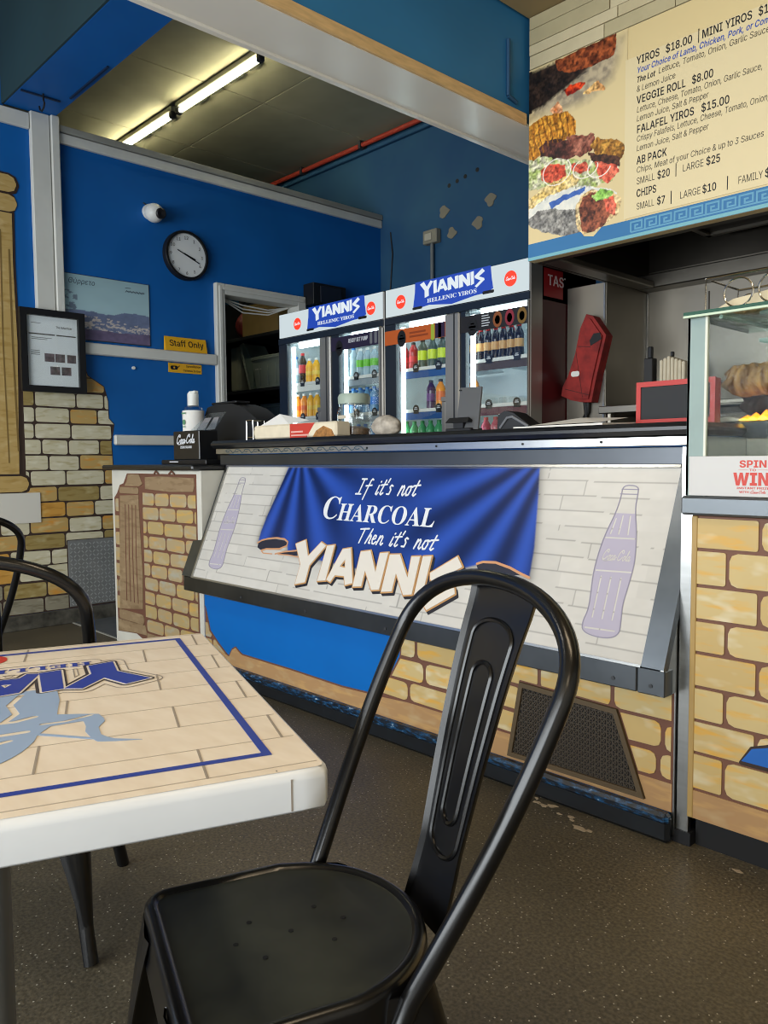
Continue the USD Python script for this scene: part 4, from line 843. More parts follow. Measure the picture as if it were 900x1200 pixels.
# ------------------------------------------------------------------ drinks fridges
lit_white = mat('header_lit', '#50585a', .5, emit=.80, ecol='#dbe7ea')
lit_blue = mat('header_blue', '#16254a', .5, emit=.75, ecol='#1c48c0')
lit_letter = mat('header_letter', '#50585a', .5, emit=.9, ecol='#e6eef4')
lit_red = mat('header_red', '#e2331f', .5, emit=.85, ecol='#e23a24')
led = mat('fridge_led', '#eef6f6', .5, emit=6.5, ecol='#d9eef2')
liner = mat('fridge_liner', '#dfe8ea', .5)
door_dark = mat('door_frame_dark', '#1b2430', .3)
silver = mat('door_silver', '#a7a49e', .38, .75, vary=.04, scale=4)
side_red = mat('fridge_side_print', '#3a0f12', .35, color2='#571519', scale=2)
def coke_disc(fr, x, z, r, parent, h):
    d = Point(x, z).buffer(r, quad_segs=8); decal('round_badge', parent, d, fr, lit_red, h, h + .001)
    decal('badge_lettering', parent, script_word(r * .42, r * 1.5, (x - r * .75, z - r * .15)), fr, lit_letter, h + .001, h + .002)
def header_logo(fr, cx, cz, w, parent, h):
    k = w / 1.36; z0 = cz - .075
    c = P((cx - w * .5, cz + .085), (cx - w * .505, cz + .02), (cx - w * .53, cz - .062), (cx - w * .46, cz - .075), (cx - w * .3, cz - .066), (cx, cz - .088), (cx + w * .3, cz - .066), (cx + w * .46, cz - .062), (cx + w * .53, cz - .045), (cx + w * .51, cz + .02), (cx + w * .5, cz + .085))
    decal('curtain_print', parent, c, fr, lit_blue, h, h + .001)
    decal('hem_print', parent, unary_union([rrect(cx - w * .54, cz - .080, cx - w * .40, cz - .064, .006), rrect(cx + w * .40, cz - .070, cx + w * .54, cz - .052, .006)]), fr, ink_black, h + .001, h + .0015)
    g = affinity.translate(logo, 2.37, -.155); g = affinity.scale(g, w * .86 / 1.0, .095 / .20, origin=(0, 0)); b = g.bounds
    decal('logo_lettering', parent, affinity.translate(g, cx - (b[0] + b[2]) / 2, cz + .028 - (b[1] + b[3]) / 2), fr, lit_letter, h + .001, h + .002)
    decal('logo_lettering', parent, text('HELLENIC YIROS', .024, 'serif', width=w * .66, at=(cx - w * .33, cz - .052)), fr, lit_letter, h + .001, h + .002)
YF = 3.6
FF = Frame((0, YF, 0), (1, 0, 0), (0, 0, 1))
def fridge(label, x0, x1, logo_x, logo_w, discs, doors, shelf_col, strips):
    f = thing('drinks_fridge', label, 'fridge', ((x0 + x1) / 2, 3.92, 0))
    obj('cabinet', cat([bx(x0, x0 + .03, YF + .03, 4.25, 0, 2.21), bx(x1 - .03, x1, YF + .11, 4.25, 0, 2.205), bx(x0, x1, 4.21, 4.25, 0, 2.2), bx(x0, x1, YF + .03, 4.25, 2.00, 2.215), bx(x0, x1, YF + .03, 4.25, 0, .35)]), side_red, f, smooth=False)
    obj('liner', cat([bx(x0 + .03, x0 + .04, YF + .05, 4.2, .35, 2.0), bx(x1 - .04, x1 - .03, YF + .05, 4.2, .35, 2.0), bx(x0 + .03, x1 - .03, 4.19, 4.21, .35, 2.0), bx(x0 + .03, x1 - .03, YF + .05, 4.2, 1.99, 2.0)]), liner, f, smooth=False, label='white inner lining')
    h_ = obj('header', bx(x0, x1, YF + .002, YF + .03, 2.032, 2.212, .004), black_matt, f)
    obj('light_panel', bx(x0 + .008, x1 - .008, YF - .002, YF + .002, 2.036, 2.208), lit_white, h_, label='backlit white header panel')
    header_logo(FF, logo_x, 2.130, logo_w, f, .002)
    for d in discs: coke_disc(FF, d, 2.118, .043, f, .002)
    obj('top_rail', bx(x0, x1, YF - .01, YF + .03, 1.985, 2.03, .003), door_dark, f)
    obj('corner_post', bx(x1 - .012, x1 + .004, YF - .005, YF + .11, 0, 2.21, .006), silver, f, label='rounded silver corner post')
    for (a, b, c, d_) in doors:           # door: dark stile a..b, glass b..c, silver handle stile c..d
        dr_ = obj('door', cat([bx(a, b, YF - .004, YF + .03, .36, 1.984), bx(b, c, YF - .004, YF + .03, .36, .5)]), door_dark, f)
        obj('door_glass', bx(b, c, YF + .008, YF + .012, .5, 1.984), pane, dr_)
        obj('handle_stile', bx(c, d_, YF - .02, YF + .03, .36, 1.984, .008), silver, dr_, label='silver handle stile')
        obj('stile_groove', bx(c + (d_ - c) * .62, c + (d_ - c) * .72, YF - .022, YF - .018, .36, 1.984), dark_grey, dr_)
        if d_ < x1 - .02: obj('grip', cat([bx(c - .035, c + .002, YF - .012, YF + .01, .8, 1.47, .005), bx(c - .035, c + .004, YF - .014, YF + .012, 1.47, 1.495)]), silver, dr_)
        obj('light_strip', bx(b + .006, b + .034, YF + .036, YF + .05, .5, 1.965), led, dr_, label='lit white strip behind the glass')
        obj('light_strip', bx(b + .06, c - .02, YF + .06, YF + .09, 1.955, 1.985), led, dr_)
    for zs, cols in shelf_col:
        for (a, b, c, d_), cc in zip(doors, cols):
            s_ = obj('shelf', bx(b + .02, c, YF + .065, 4.15, zs - .012, zs), liner, f)
            obj('shelf_front', bx(b + .01, c, YF + .05, YF + .062, zs - .008, zs + .012), white_pl, s_)
            obj('price_strip', bx(b + .01, c, YF + .048, YF + .056, zs - .055, zs - .010), cc, s_, label='coloured price strip')
            for k in range(2):
                xx = b + (c - b) * (.30 + .45 * k)
                decal('price_tag', s_, Point(xx, zs + .012).buffer(.026, quad_segs=5).union(sbox(xx - .022, zs - .018, xx + .022, zs - .006)), Frame((0, YF + .045, 0), (1, 0, 0), (0, 0, 1)), black_matt, 0, .002)
                decal('tag_print', s_, unary_union([sbox(xx - .014, zs + .008, xx + .014, zs + .013), sbox(xx - .010, zs + .018, xx + .010, zs + .022)]), Frame((0, YF + .043, 0), (1, 0, 0), (0, 0, 1)), ink_white, 0, .001)
    for (di, m_, z0, z1, prints) in strips:
        a, b, c, d_ = doors[di]
        s_ = obj('promo_strip', bx(a + .004, c - .002, YF - .010, YF - .006, z0, z1), m_, f)
        for g, mm in prints: decal('strip_print', s_, g, Frame((0, YF - .010, 0), (1, 0, 0), (0, 0, 1)), mm, 0, .001)
    return f
sh_grey = mat('shelf_grey', '#8a949b', .5); sh_blue = mat('shelf_blue', '#1e4f8c', .5); sh_brown = mat('shelf_brown', '#463630', .5); sh_maroon = mat('shelf_maroon', '#5a2a3a', .5)
D1 = [(-4.955, -4.855, -4.455, -4.335), (-4.335, -4.255, -3.845, -3.80)]
D2 = [(-3.79, -3.690, -3.255, -3.140), (-3.140, -3.102, -2.652, -2.640)]
purple_p = mat('strip_purple', '#241c38', .5); orange_p = mat('strip_orange', '#c0591f', .5); dark_p = mat('strip_black', '#17151a', .5)
def egg(x, z, r): return affinity.scale(Point(x, z).buffer(r, quad_segs=6), .9, 1.25)
tag1 = lambda x, z: unary_union([sbox(x - .012, z + .014, x + .014, z + .021), sbox(x - .026, z - .006, x + .026, z + .006), sbox(x - .018, z - .018, x + .018, z - .014)])
f1 = fridge('left glass-door drinks fridge with lit blue and white header', -4.955, -3.80, -4.29, .60, (-4.725, -3.925), D1, [(1.685, (white_pl, sh_grey)), (1.432, (white_pl, sh_grey)), (1.18, (white_pl, sh_grey)), (.92, (white_pl, sh_grey))],
    [(1, purple_p, 1.875, 1.965, [(text('READY SET PUMP', .026, 700, width=.20, shear=.2, at=(-4.15, 1.915)), ink_white), (egg(-4.245, 1.89, .042), black_matt), (tag1(-4.245, 1.89), ink_white), (unary_union([rrect(-3.93, 1.885, -3.905, 1.96, .008), rrect(-3.885, 1.885, -3.86, 1.96, .008)]), mid_grey)])])
f2 = fridge('right glass-door drinks fridge with lit header and red printed side', -3.79, -2.64, -3.215, .60, (-3.645, -2.775), D2, [(1.690, (sh_blue, sh_brown)), (1.428, (sh_blue, sh_maroon)), (1.18, (sh_blue, sh_maroon)), (.92, (sh_blue, sh_maroon))],
    [(0, orange_p, 1.855, 1.945, [(egg(-3.63, 1.885, .042), black_matt), (tag1(-3.63, 1.885), ink_white), (unary_union([sbox(-3.56, 1.905, -3.42, 1.917), sbox(-3.56, 1.882, -3.40, 1.894)]), mat('strip_rust', '#8f3d14', .5)), (sbox(-3.34, 1.856, -3.26, 1.944), mat('strip_night', '#2a1838', .5)), (rrect(-3.375, 1.845, -3.345, 1.943, .01), mat('strip_lime', '#9fae35', .5)), (rrect(-3.315, 1.85, -3.29, 1.94, .01), mat('strip_amber', '#c06a25', .5))]),
     (1, dark_p, 1.858, 1.952, [(egg(-3.045, 1.885, .042), black_matt), (tag1(-3.045, 1.885), ink_white), (unary_union([sbox(-2.975, 1.935 - k * .014, -2.925 + .01 * (k % 2), 1.940 - k * .014) for k in range(5)]), ink_white)] + [(egg(-2.86 + k * .085, 1.905, .036), mat('strip_ring%d' % k, cc, .5)) for k, cc in enumerate(('#8a4a20', '#8a2435', '#7a5a22'))] + [(egg(-2.86 + k * .085, 1.903, .02), mat('strip_core%d' % k, cc, .5)) for k, cc in enumerate(('#4a1d12', '#55101c', '#3a2612'))])])
# printed side panel of the right fridge
FRS = Frame((-2.640, 0, 0), (0, 1, 0), (0, 0, 1))
decal('side_print', f2, sbox(3.72, 2.02, 3.905, 2.175), FRS, mat('side_red_print', '#8f1b1c', .4), 0, .001)
decal('side_lettering', f2, text('TASTE', .055, 600, width=.26, at=(3.755, 2.085)).intersection(sbox(3.7, 2, 3.93, 2.2)), FRS, mat('side_white_print', '#c9b7b4', .5), .001, .002)

# bottles: one of each kind built with parts, then referenced
def bottle(name, label, group, h, r, body, capm, labm, neckm=None, lab=(.34, .62), fill=None):
    b = thing(name, label, 'bottle', (0, 0, 0), 0, group)
    s = h
    prof = [(0, 0), (r * .8, 0), (r, .03 * s), (r, .26 * s), (r * .93, .33 * s), (r * .93, .62 * s), (r, .67 * s), (r * .86, .76 * s), (r * .45, .88 * s), (r * .42, .93 * s), (0, .93 * s)]
    obj('body', lathe(prof, 16), body, b, local=True)
    obj('label', lathe([(r * .955, lab[0] * s), (r * .955, lab[1] * s)], 16), labm, b, local=True)
    obj('cap', lathe([(0, .915 * s), (r * .46, .915 * s), (r * .46, .99 * s), (r * .4, s), (0, s)], 12), capm, b, local=True)
    return b
juice_o = mat('juice_orange', '#f0941e', .3); juice_y = mat('juice_yellow', '#f2b41f', .3); cola = mat('cola_body', '#1a0d0b', .12, spec=.7)
water = mat('water_plastic', '#bcd4df', .08, spec=.7, trans=.35); water_b = mat('water_blue', '#7db4e0', .1, spec=.7, trans=.3); lime = mat('lime_body', '#b7cf1c', .25); limetop = mat('lime_top', '#4a5a52', .2)
redd = mat('red_drink', '#a3202a', .2); purple = mat('purple_drink', '#3a1d52', .2); green = mat('green_drink', '#4fae72', .15, trans=.2); pink = mat('pink_drink', '#b5485c', .2)
cap_w = mat('cap_white', '#e8e8e2', .4); cap_b = mat('cap_blue', '#2f77c4', .4); cap_r = mat('cap_red', '#b8232a', .4); cap_g = mat('cap_green', '#2f8a4a', .4); cap_k = mat('cap_dark', '#2c2c2e', .4)
lab_red = mat('label_red', '#c8222c', .4); lab_or = mat('label_orange', '#e0661c', .4); lab_bl = mat('label_blue', '#2a7ad0', .4); lab_tan = mat('label_tan', '#c79a5c', .4); lab_lime = mat('label_lime', '#c9de2a', .4); lab_pur = mat('label_purple', '#5c2a78', .4); lab_gr = mat('label_green', '#6fc23a', .4); lab_pale = mat('label_pale', '#d5e2e8', .4)
ORD = ['first', 'second', 'third', 'fourth', 'fifth', 'sixth', 'seventh', 'eighth', 'ninth', 'tenth']
PROTO = {}
def row(kind, spec, xs, y, z, where, group):
    name, desc, h, r, body, capm, labm, lab = spec
    for i, x in enumerate(xs):
        x = x * 1.0278 * (y / ya)
        lb = f'{desc}, {ORD[i]} from left, {where}' if len(xs) > 1 else f'{desc}, {where}'
        if kind not in PROTO:
            b = PROTO[kind] = bottle(name, lb, group, h, r, body, capm, labm, lab=lab)
            b.GetAttribute('xformOp:translate').Set(Gf.Vec3d(x, y, z))
        else: copy(PROTO[kind], (x, y, z), 0, lb, group)
OJ = ('juice_bottle', 'orange juice bottle', .185, .031, juice_o, cap_w, lab_or, (.34, .52)); YJ = ('juice_bottle', 'yellow juice bottle', .185, .031, juice_y, cap_w, mat('label_yel', '#eec94a', .4), (.34, .5))
CO = ('cola_bottle', 'red-label cola bottle', .235, .031, cola, cap_r, lab_red, (.36, .62)); CW = ('water_bottle', 'clear blue-capped water bottle', .215, .030, water, cap_b, lab_pale, (.36, .6))
BW = ('water_bottle', 'blue-label water bottle', .185, .031, water_b, cap_b, lab_bl, (.34, .62)); GW = ('water_bottle', 'clear green-label water bottle', .20, .031, water, cap_w, lab_gr, (.36, .6))
DC = ('cola_bottle', 'tan-label cola bottle', .195, .029, cola, cap_r, lab_tan, (.32, .56)); RD = ('energy_drink_bottle', 'red drink bottle', .18, .031, redd, cap_k, lab_red, (.2, .5)); LD = ('energy_drink_bottle', 'lime drink bottle', .19, .033, limetop, cap_k, lab_lime, (.06, .62))
PD = ('energy_drink_bottle', 'purple drink bottle', .19, .031, purple, cap_k, lab_pur, (.3, .55)); GD = ('lemonade_bottle', 'green lemonade bottle', .185, .031, green, cap_g, lab_pale, (.34, .5)); PK = ('energy_drink_bottle', 'pink drink bottle', .185, .031, pink, cap_r, lab_pale, (.34, .5)); OD = ('energy_drink_bottle', 'orange drink bottle', .19, .031, juice_o, cap_k, lab_or, (.3, .6))
ya = 3.70
row('CW', CW, [-4.745], ya, 1.686, "top shelf, far left of the left fridge", 'bottles in the left fridge')
row('CO', CO, [-4.670], ya, 1.686, "top shelf, left fridge's left door", 'bottles in the left fridge')
row('YJ', YJ, [-4.590, -4.510], ya, 1.686, "top shelf, left fridge's left door", 'bottles in the left fridge')
row('OJ', OJ, [-4.73, -4.655], ya, 1.433, "second shelf, left fridge's left door", 'bottles in the left fridge')
row('YJ', YJ, [-4.58, -4.505], ya, 1.433, "second shelf, left fridge's left door", 'bottles in the left fridge')
row('CW2', CW[:7] + ((.1, .3),), [-4.185, -4.105], ya, 1.686, "top shelf, left fridge's right door", 'bottles in the left fridge')
row('GW', GW, [-4.035, -3.965, -3.895], ya, 1.686, "top shelf, left fridge's right door", 'bottles in the left fridge')
row('BW', BW, [-4.18, -4.11, -4.04, -3.97, -3.90], ya, 1.433, "second shelf, left fridge's right door", 'bottles in the left fridge')
row('BW', BW, [-4.15, -4.08, -4.01, -3.94, -3.875], ya + .1, 1.433, "back row, second shelf, left fridge's right door", 'bottles in the left fridge')
row('BW', BW, [-4.06, -3.99, -3.92], ya, 1.181, "third shelf, left fridge's right door", 'bottles in the left fridge')
row('OJ', OJ, [-4.70, -4.62, -4.54], ya, 1.181, "third shelf, left fridge's left door", 'bottles in the left fridge')
row('RD', RD, [-3.615, -3.535], ya, 1.691, "top shelf, right fridge's left door", 'bottles in the right fridge')
row('LD', LD, [-3.455, -3.370, -3.290], ya, 1.691, "top shelf, right fridge's left door", 'bottles in the right fridge')
row('PD', PD, [-3.385], ya, 1.429, "second shelf, right fridge's left door", 'bottles in the right fridge')
row('OD', OD, [-3.305], ya, 1.429, "second shelf, right fridge's left door", 'bottles in the right fridge')
row('GD', GD, [-3.60, -3.53, -3.46, -3.39, -3.32], ya, 1.181, "third shelf, right fridge's left door", 'bottles in the right fridge')
row('DC', DC, [-3.045, -2.990, -2.935, -2.880, -2.825, -2.770, -2.716], ya, 1.691, "top shelf, right fridge's right door", 'bottles in the right fridge')
row('DC', DC, [-3.0, -2.94, -2.88, -2.82, -2.76], ya + .09, 1.691, "back row, top shelf, right fridge's right door", 'bottles in the right fridge')
row('OD', OD, [-3.04], ya, 1.429, "alone on second shelf, right fridge's right door", 'bottles in the right fridge')
row('PK', PK, [-2.95, -2.88, -2.81, -2.74], ya, 1.181, "third shelf, right fridge's right door", 'bottles in the right fridge')
pus = [obj('shelf_pusher', cat([bx(x - .024, x + .024, 3.67, 3.69, 1.429, 1.475, .003), bx(x - .002, x + .002, 3.69, 4.1, 1.429, 1.445)]), clear_pl, f2) for x in (-2.96, -2.89, -2.82, -2.75, -2.69)]

# ------------------------------------------------------------------ things on the till counter
sd = thing('straw_dispenser', 'black box printed with a white script logo on the till counter', 'dispenser', (-4.08, 2.35, 1.101))
obj('base', bx(-4.30, -3.80, 2.26, 2.43, 1.101, 1.128, .004), black_matt, sd)
obj('box', bx(-4.225, -3.935, 2.30, 2.42, 1.128, 1.292, .004), black_satin, sd)
FQ = Frame((0, 2.30, 0), (1, 0, 0), (0, 0, 1))
decal('lettering', sd, unary_union([script_word(.050, .205, (-4.185, 1.222)), text('ZERO SUGAR', .013, 700, width=.13, at=(-4.145, 1.193))]), FQ, ink_white, 0, .001)
decal('pale_slot', sd, sbox(-4.20, 1.113, -4.10, 1.119), Frame((0, 2.26, 0), (1, 0, 0), (0, 0, 1)), ink_white, 0, .001)
hs = thing('sanitiser_bottle', 'white-labelled pump sanitiser bottle on the till counter', 'bottle', (-4.34, 2.502, 1.101))
obj('body', lathe([(0, 0), (.055, 0), (.064, .02), (.064, .31), (.052, .345), (.02, .355), (0, .355)], 24, (-4.34, 2.502, 1.101)), clear_pl, hs)
obj('label', lathe([(.0655, .19), (.0655, .325)], 24, (-4.34, 2.502, 1.101)), white_paper, hs)
obj('pump', cat([lathe([(0, .355), (.034, .355), (.034, .425), (.03, .435), (0, .435)], 16, (-4.34, 2.502, 1.101)), bx(-4.365, -4.295, 2.485, 2.515, 1.53, 1.545, .004)]), white_pl, hs)
decal('label_print', hs, unary_union([sbox(-4.36, 1.405, -4.315, 1.413), Point(-4.335, 1.355).buffer(.016), sbox(-4.35, 1.325, -4.32, 1.331)]), Frame((0, 2.4335, 0), (1, 0, 0), (0, 0, 1)), mat('label_green_print', '#5d8f6c', .5), 0, .001)
ca = thing('card_holder', 'clear acrylic card holder leaning on the black dispenser', 'holder', (-4.06, 2.42, 1.294))
obj('sheet', cat([hull([(-4.21, 2.40, 1.294), (-3.94, 2.40, 1.294), (-4.21, 2.405, 1.294), (-3.94, 2.405, 1.294), (-4.10, 2.46, 1.398), (-3.91, 2.46, 1.398), (-4.10, 2.465, 1.398), (-3.91, 2.465, 1.398)])]), clear_pl, ca, smooth=False)
obj('card', cat([hull([(-4.15 + k * .1, 2.41 + .008 * k, 1.30), (-4.06 + k * .1, 2.41 + .008 * k, 1.30), (-4.10 + k * .1, 2.44, 1.37), (-4.03 + k * .08, 2.44, 1.37), (-4.10 + k * .1, 2.443, 1.37), (-4.03 + k * .08, 2.443, 1.37)]) for k in range(2)]), mat('card_grey', '#7c7a7c', .5), ca, smooth=False)
rg = thing('cash_register', 'black cash register hump behind the black dispenser', 'cash register', (-4.0, 2.62, 1.101))
obj('body', hull([(x, y, z) for y in (2.575, 2.735) for x, z in ((-4.33, 1.101), (-3.74, 1.101), (-3.735, 1.30), (-3.78, 1.36), (-3.90, 1.425), (-4.02, 1.455), (-4.20, 1.460), (-4.30, 1.445), (-4.33, 1.40))]), mat('register_black', '#17181a', .5), rg, smooth=25)
obj('drawer', bx(-4.30, -3.80, 2.567, 2.575, 1.105, 1.20, .002), black_matt, rg)
obj('screen_hinge', bx(-4.26, -3.99, 2.58, 2.68, 1.458, 1.472, .004), black_matt, rg)
# ------------------------------------------------------------------ things on the service counter
TOPZ = 1.2262
cr_ = thing('chrome_stand', 'small chrome wire stand on the counter beside the foil roll box', 'stand', (-3.5, 2.38, TOPZ))
SX, SY = (-3.535, -3.475), (2.35, 2.42)
obj('wires', cat([tube([(x, y, TOPZ + .003), (x, y, 1.328)], .004, 6) for x in SX for y in SY] + [tube([(SX[0], y, z), (SX[1], y, z)], .004, 6) for y in SY for z in (1.328, 1.24)] + [tube([(x, SY[0], 1.328), (x, SY[1], 1.328)], .004, 6) for x in SX]), chrome, cr_)
fb = thing('wrap_roll_box', 'long cream box of food wrap with a red printed end on the counter', 'box', (-3.13, 2.39, TOPZ))
obj('carton', bx(-3.455, -2.795, 2.34, 2.43, TOPZ + .001, 1.298, .008), cream_paper, fb)
FW = Frame((0, 2.34, 0), (1, 0, 0), (0, 0, 1))
decal('red_print', fb, P((-3.145, 1.229), (-3.145, 1.296), (-2.95, 1.296), (-3.015, 1.229)), FW, red_print, 0, .001)
decal('pie_print', fb, P((-2.967, 1.229), (-2.94, 1.258), (-2.885, 1.279), (-2.825, 1.260), (-2.805, 1.229)), FW, mat('pie_brown', '#9a6a36', .6, vary=.4, scale=60), 0, .0012)
decal('print_line', fb, unary_union([sbox(-3.135, 1.253, -3.04, 1.261), sbox(-3.135, 1.237, -2.995, 1.244)]), FW, mat('pale_red', '#dba79a', .6), .001, .0015)
obj('paper_sheet', hull([(-3.42, 2.36, 1.299), (-3.18, 2.36, 1.299), (-3.31, 2.40, 1.355), (-3.275, 2.41, 1.330), (-3.09, 2.42, 1.316), (-3.39, 2.43, 1.301)]), white_paper, fb, smooth=False)
obj('roll', tube([(-3.475, 2.385, 1.263), (-3.455, 2.385, 1.263)], [.031, .034], 16), cream_paper, fb)
jr = thing('glass_jar', 'empty clear glass jar with a pale lid on the counter in front of the fridge', 'jar', (-2.869, 2.516, TOPZ))
obj('glass', lathe([(0, 0), (.072, 0), (.082, .012), (.082, .11), (.070, .145), (.070, .16), (.066, .16), (.066, .14), (.078, .108), (.078, .016), (0, .008)], 28, (-2.869, 2.516, TOPZ + .001)), pane, jr)
obj('lid', lathe([(0, .158), (.076, .158), (.078, .19), (.07, .205), (0, .205)], 28, (-2.869, 2.516, TOPZ + .001)), mat('jar_lid', '#9ba99a', .4), jr)
obj('jar_contents', lathe([(0, .009), (.076, .012), (.074, .04), (.04, .052), (0, .045)], 20, (-2.869, 2.516, TOPZ + .001)), mat('coins_brown', '#6e5540', .5, vary=.5, scale=80), jr)
decal('jar_print', jr, sbox(-2.893, 1.313, -2.833, 1.329), Frame((0, 2.4335, 0), (1, 0, 0), (0, 0, 1)), mat('jar_tag', '#b9b09c', .6), 0, .001)
pm = trimesh.creation.icosphere(4, 1.0); v = pm.vertices * (1 + .16 * (meshkit.fbm(pm.vertices * 2.3 + 5, 4, 3) - .5)[:, None]); pm.vertices = v * np.array([.085, .05, .052]) + np.array([-2.672, 2.54, TOPZ + .046]); pm.vertices[:, 2] = np.maximum(pm.vertices[:, 2], TOPZ + .001)
props(obj('paper_pouch', pm, mat('crumpled_paper', '#c9beae', .75, color2='#8f867a', scale=30, bump=.4)), 'crumpled printed paper bundle on the counter between jar and tablet', 'paper bundle')
tb = thing('tablet_stand', 'grey tablet seen from behind on a black stand on the counter', 'tablet', (-2.07, 2.4, TOPZ))
obj('tablet', hull([(x, y, z) for dy in (0, .008) for x, y, z in ((-2.150, 2.46 + dy, 1.408), (-2.035, 2.455 + dy, 1.405), (-1.975, 2.36 + dy, 1.234), (-2.09, 2.365 + dy, 1.234))]), mat('tablet_grey', '#6b6d70', .35, .4), tb, smooth=False)
obj('camera_dot', lathe([(0, 0), (.006, 0), (.006, .004), (0, .004)], 10, (-2.142, 2.452, 1.395)), ink_black, tb)
obj('stand', cat([bx(-2.13, -2.0, 2.345, 2.42, TOPZ + .001, 1.24, .003), hull([(-2.13, 2.345, 1.262), (-2.015, 2.345, 1.262), (-2.12, 2.36, 1.282), (-2.02, 2.36, 1.282), (-2.12, 2.40, 1.262), (-2.02, 2.40, 1.262)]), bx(-2.10, -2.05, 2.36, 2.40, 1.235, 1.27)]), black_matt, tb)
ep = thing('receipt_roll', 'white paper roll standing on the counter beside the card terminal', 'paper roll', (-1.945, 2.52, TOPZ))
obj('roll', lathe([(0, 0), (.045, 0), (.045, .068), (.012, .068), (.012, .06), (0, .06)], 24, (-1.945, 2.52, TOPZ + .001)), white_paper, ep)
et = thing('card_terminal', 'black handheld card terminal with grey trim leaning on the counter', 'card terminal', (-1.82, 2.42, TOPZ))
obj('body', hull([(x, y, z) for y in (2.39, 2.47) for x, z in ((-1.905, TOPZ + .001), (-1.75, TOPZ + .001), (-1.75, 1.238), (-1.83, 1.29), (-1.87, 1.299), (-1.90, 1.285))]), black_matt, et, smooth=30)
obj('trim', tube([(-1.89, 2.388, 1.235), (-1.855, 2.386, 1.272), (-1.83, 2.386, 1.275), (-1.76, 2.388, 1.238)], .005, 6), mid_grey, et)
cl = thing('paper_sheets', 'flat pile of white wrapping paper on the counter near the red-framed board', 'paper', (-1.56, 2.45, TOPZ))
obj('sheet', hull([(-1.76, 2.30, TOPZ + .001), (-1.40, 2.30, TOPZ + .001), (-1.76, 2.30, 1.232), (-1.40, 2.30, 1.234), (-1.72, 2.6, 1.240), (-1.40, 2.6, 1.244), (-1.72, 2.6, TOPZ + .001), (-1.40, 2.6, TOPZ + .001)]), white_paper, cl, smooth=False)
obj('sheet', hull([(-1.70, 2.32, 1.236), (-1.42, 2.32, 1.238), (-1.58, 2.45, 1.262), (-1.42, 2.5, 1.258), (-1.68, 2.6, 1.245)]), white_paper, cl, smooth=False)
rb = thing('chalkboard_box', 'red-framed black board box standing on the counter by the display case post', 'board', (-1.26, 2.55, TOPZ))
obj('box', bx(-1.392, -1.122, 2.505, 2.545, TOPZ + .001, 1.372, .002), red_paint, rb)
obj('black_panel', bx(-1.376, -1.135, 2.502, 2.506, 1.248, 1.357, .001), mat('chalk_black', '#17181a', .6), rb)
obj('red_border', cat([bx(-1.392, -1.120, 2.499, 2.506, TOPZ + .001, 1.248), bx(-1.392, -1.120, 2.499, 2.506, 1.357, 1.374), bx(-1.392, -1.376, 2.499, 2.506, 1.248, 1.357), bx(-1.136, -1.120, 2.499, 2.506, 1.248, 1.357)]), red_paint, rb)
# shelf behind with utensils
ks = thing('prep_bench', 'stainless prep bench along the steel wall behind the counter', 'bench', (-1.5, 4.12, 0))
obj('bench_top', bx(-2.37, 1.5, 3.85, 4.39, 1.36, 1.40, .004), steel_dull, ks)
for x in (-2.33, -.5, 1.45):
    for y in (3.9, 4.35): obj('leg', tube([(x, y, 0), (x, y, 1.36)], .02, 8), steel_dull, ks)
kf = thing('knife_block', 'black knife handles in a dark block on the bench by the steel wall', 'utensil holder', (-2.15, 4.0, 1.40))
obj('block', bx(-2.176, -2.124, 3.98, 4.03, 1.401, 1.65, .004), mat('block_dark', '#23211f', .5), kf)
obj('handle', bx(-2.162, -2.138, 3.992, 4.018, 1.65, 1.712, .004), black_matt, kf)
ub = thing('utensil_tub', 'dark tub with black ladle handles behind the red-framed board', 'tub', (-2.07, 4.12, 1.40))
obj('tub', lathe([(0, 0), (.04, 0), (.045, .13), (0, .13)], 16, (-2.07, 4.12, 1.401)), mat('tub_purple', '#4d3a78', .5), ub)
obj('ladle', cat([bx(-2.13, -2.065, 4.11, 4.13, 1.52, 1.655, .006), tube([(-2.08, 4.12, 1.5), (-2.05, 4.12, 1.62)], .006, 6)]), black_matt, ub)
pb = thing('paper_bags', 'bundle of cream paper bags standing behind the red-framed board', 'paper bags', (-1.97, 3.94, 1.40))
for k in range(7):
    obj('bag', bx(-2.045 + k * .020, -2.028 + k * .020, 3.90, 3.98, 1.401, 1.640 - .008 * abs(k - 2), .005), cream_paper, pb)
obj('clip', bx(-2.0, -1.985, 3.93, 3.95, 1.64, 1.665, .003), black_matt, pb)
# red oven-glove bag on the steel panel
rdp = P((-2.504, 1.922), (-2.466, 1.907), (-2.384, 1.795), (-2.395, 1.75), (-2.441, 1.577), (-2.472, 1.437), (-2.53, 1.44), (-2.601, 1.455), (-2.664, 1.483), (-2.655, 1.53), (-2.619, 1.591), (-2.574, 1.708), (-2.542, 1.847))
rdp = affinity.scale(rdp, .984, .984, origin=(0, 1.12))
bgm = extr(rdp.buffer(.004), Frame((0, 3.943, 0), (1, 0, 0), (0, 0, 1)), 0, .068)
rgm = extr(rdp.buffer(-.014), Frame((0, 3.876, 0), (1, 0, 0), (0, 0, 1)), 0, .012)
rbg = thing('red_pouch', 'worn red fabric pouch with a black strap hanging on the steel panel beside the fridge', 'pouch', (-2.52, 3.92, 1.44))
pouch_m = mat('red_fabric', '#9c2a24', .75, color2='#701a18', scale=18, bump=.5, detail=6)
obj('pouch', bgm, pouch_m, rbg, smooth=False); obj('front_panel', rgm, pouch_m, rbg, smooth=False)
FR_ = Frame((0, 3.864, 0), (.984, 0, 0), (0, 0, 1.0))
decal('torn_opening', rbg, P((-2.45, 1.80), (-2.41, 1.80), (-2.40, 1.765), (-2.47, 1.735), (-2.475, 1.765)), FR_, ink_black, 0, .002)
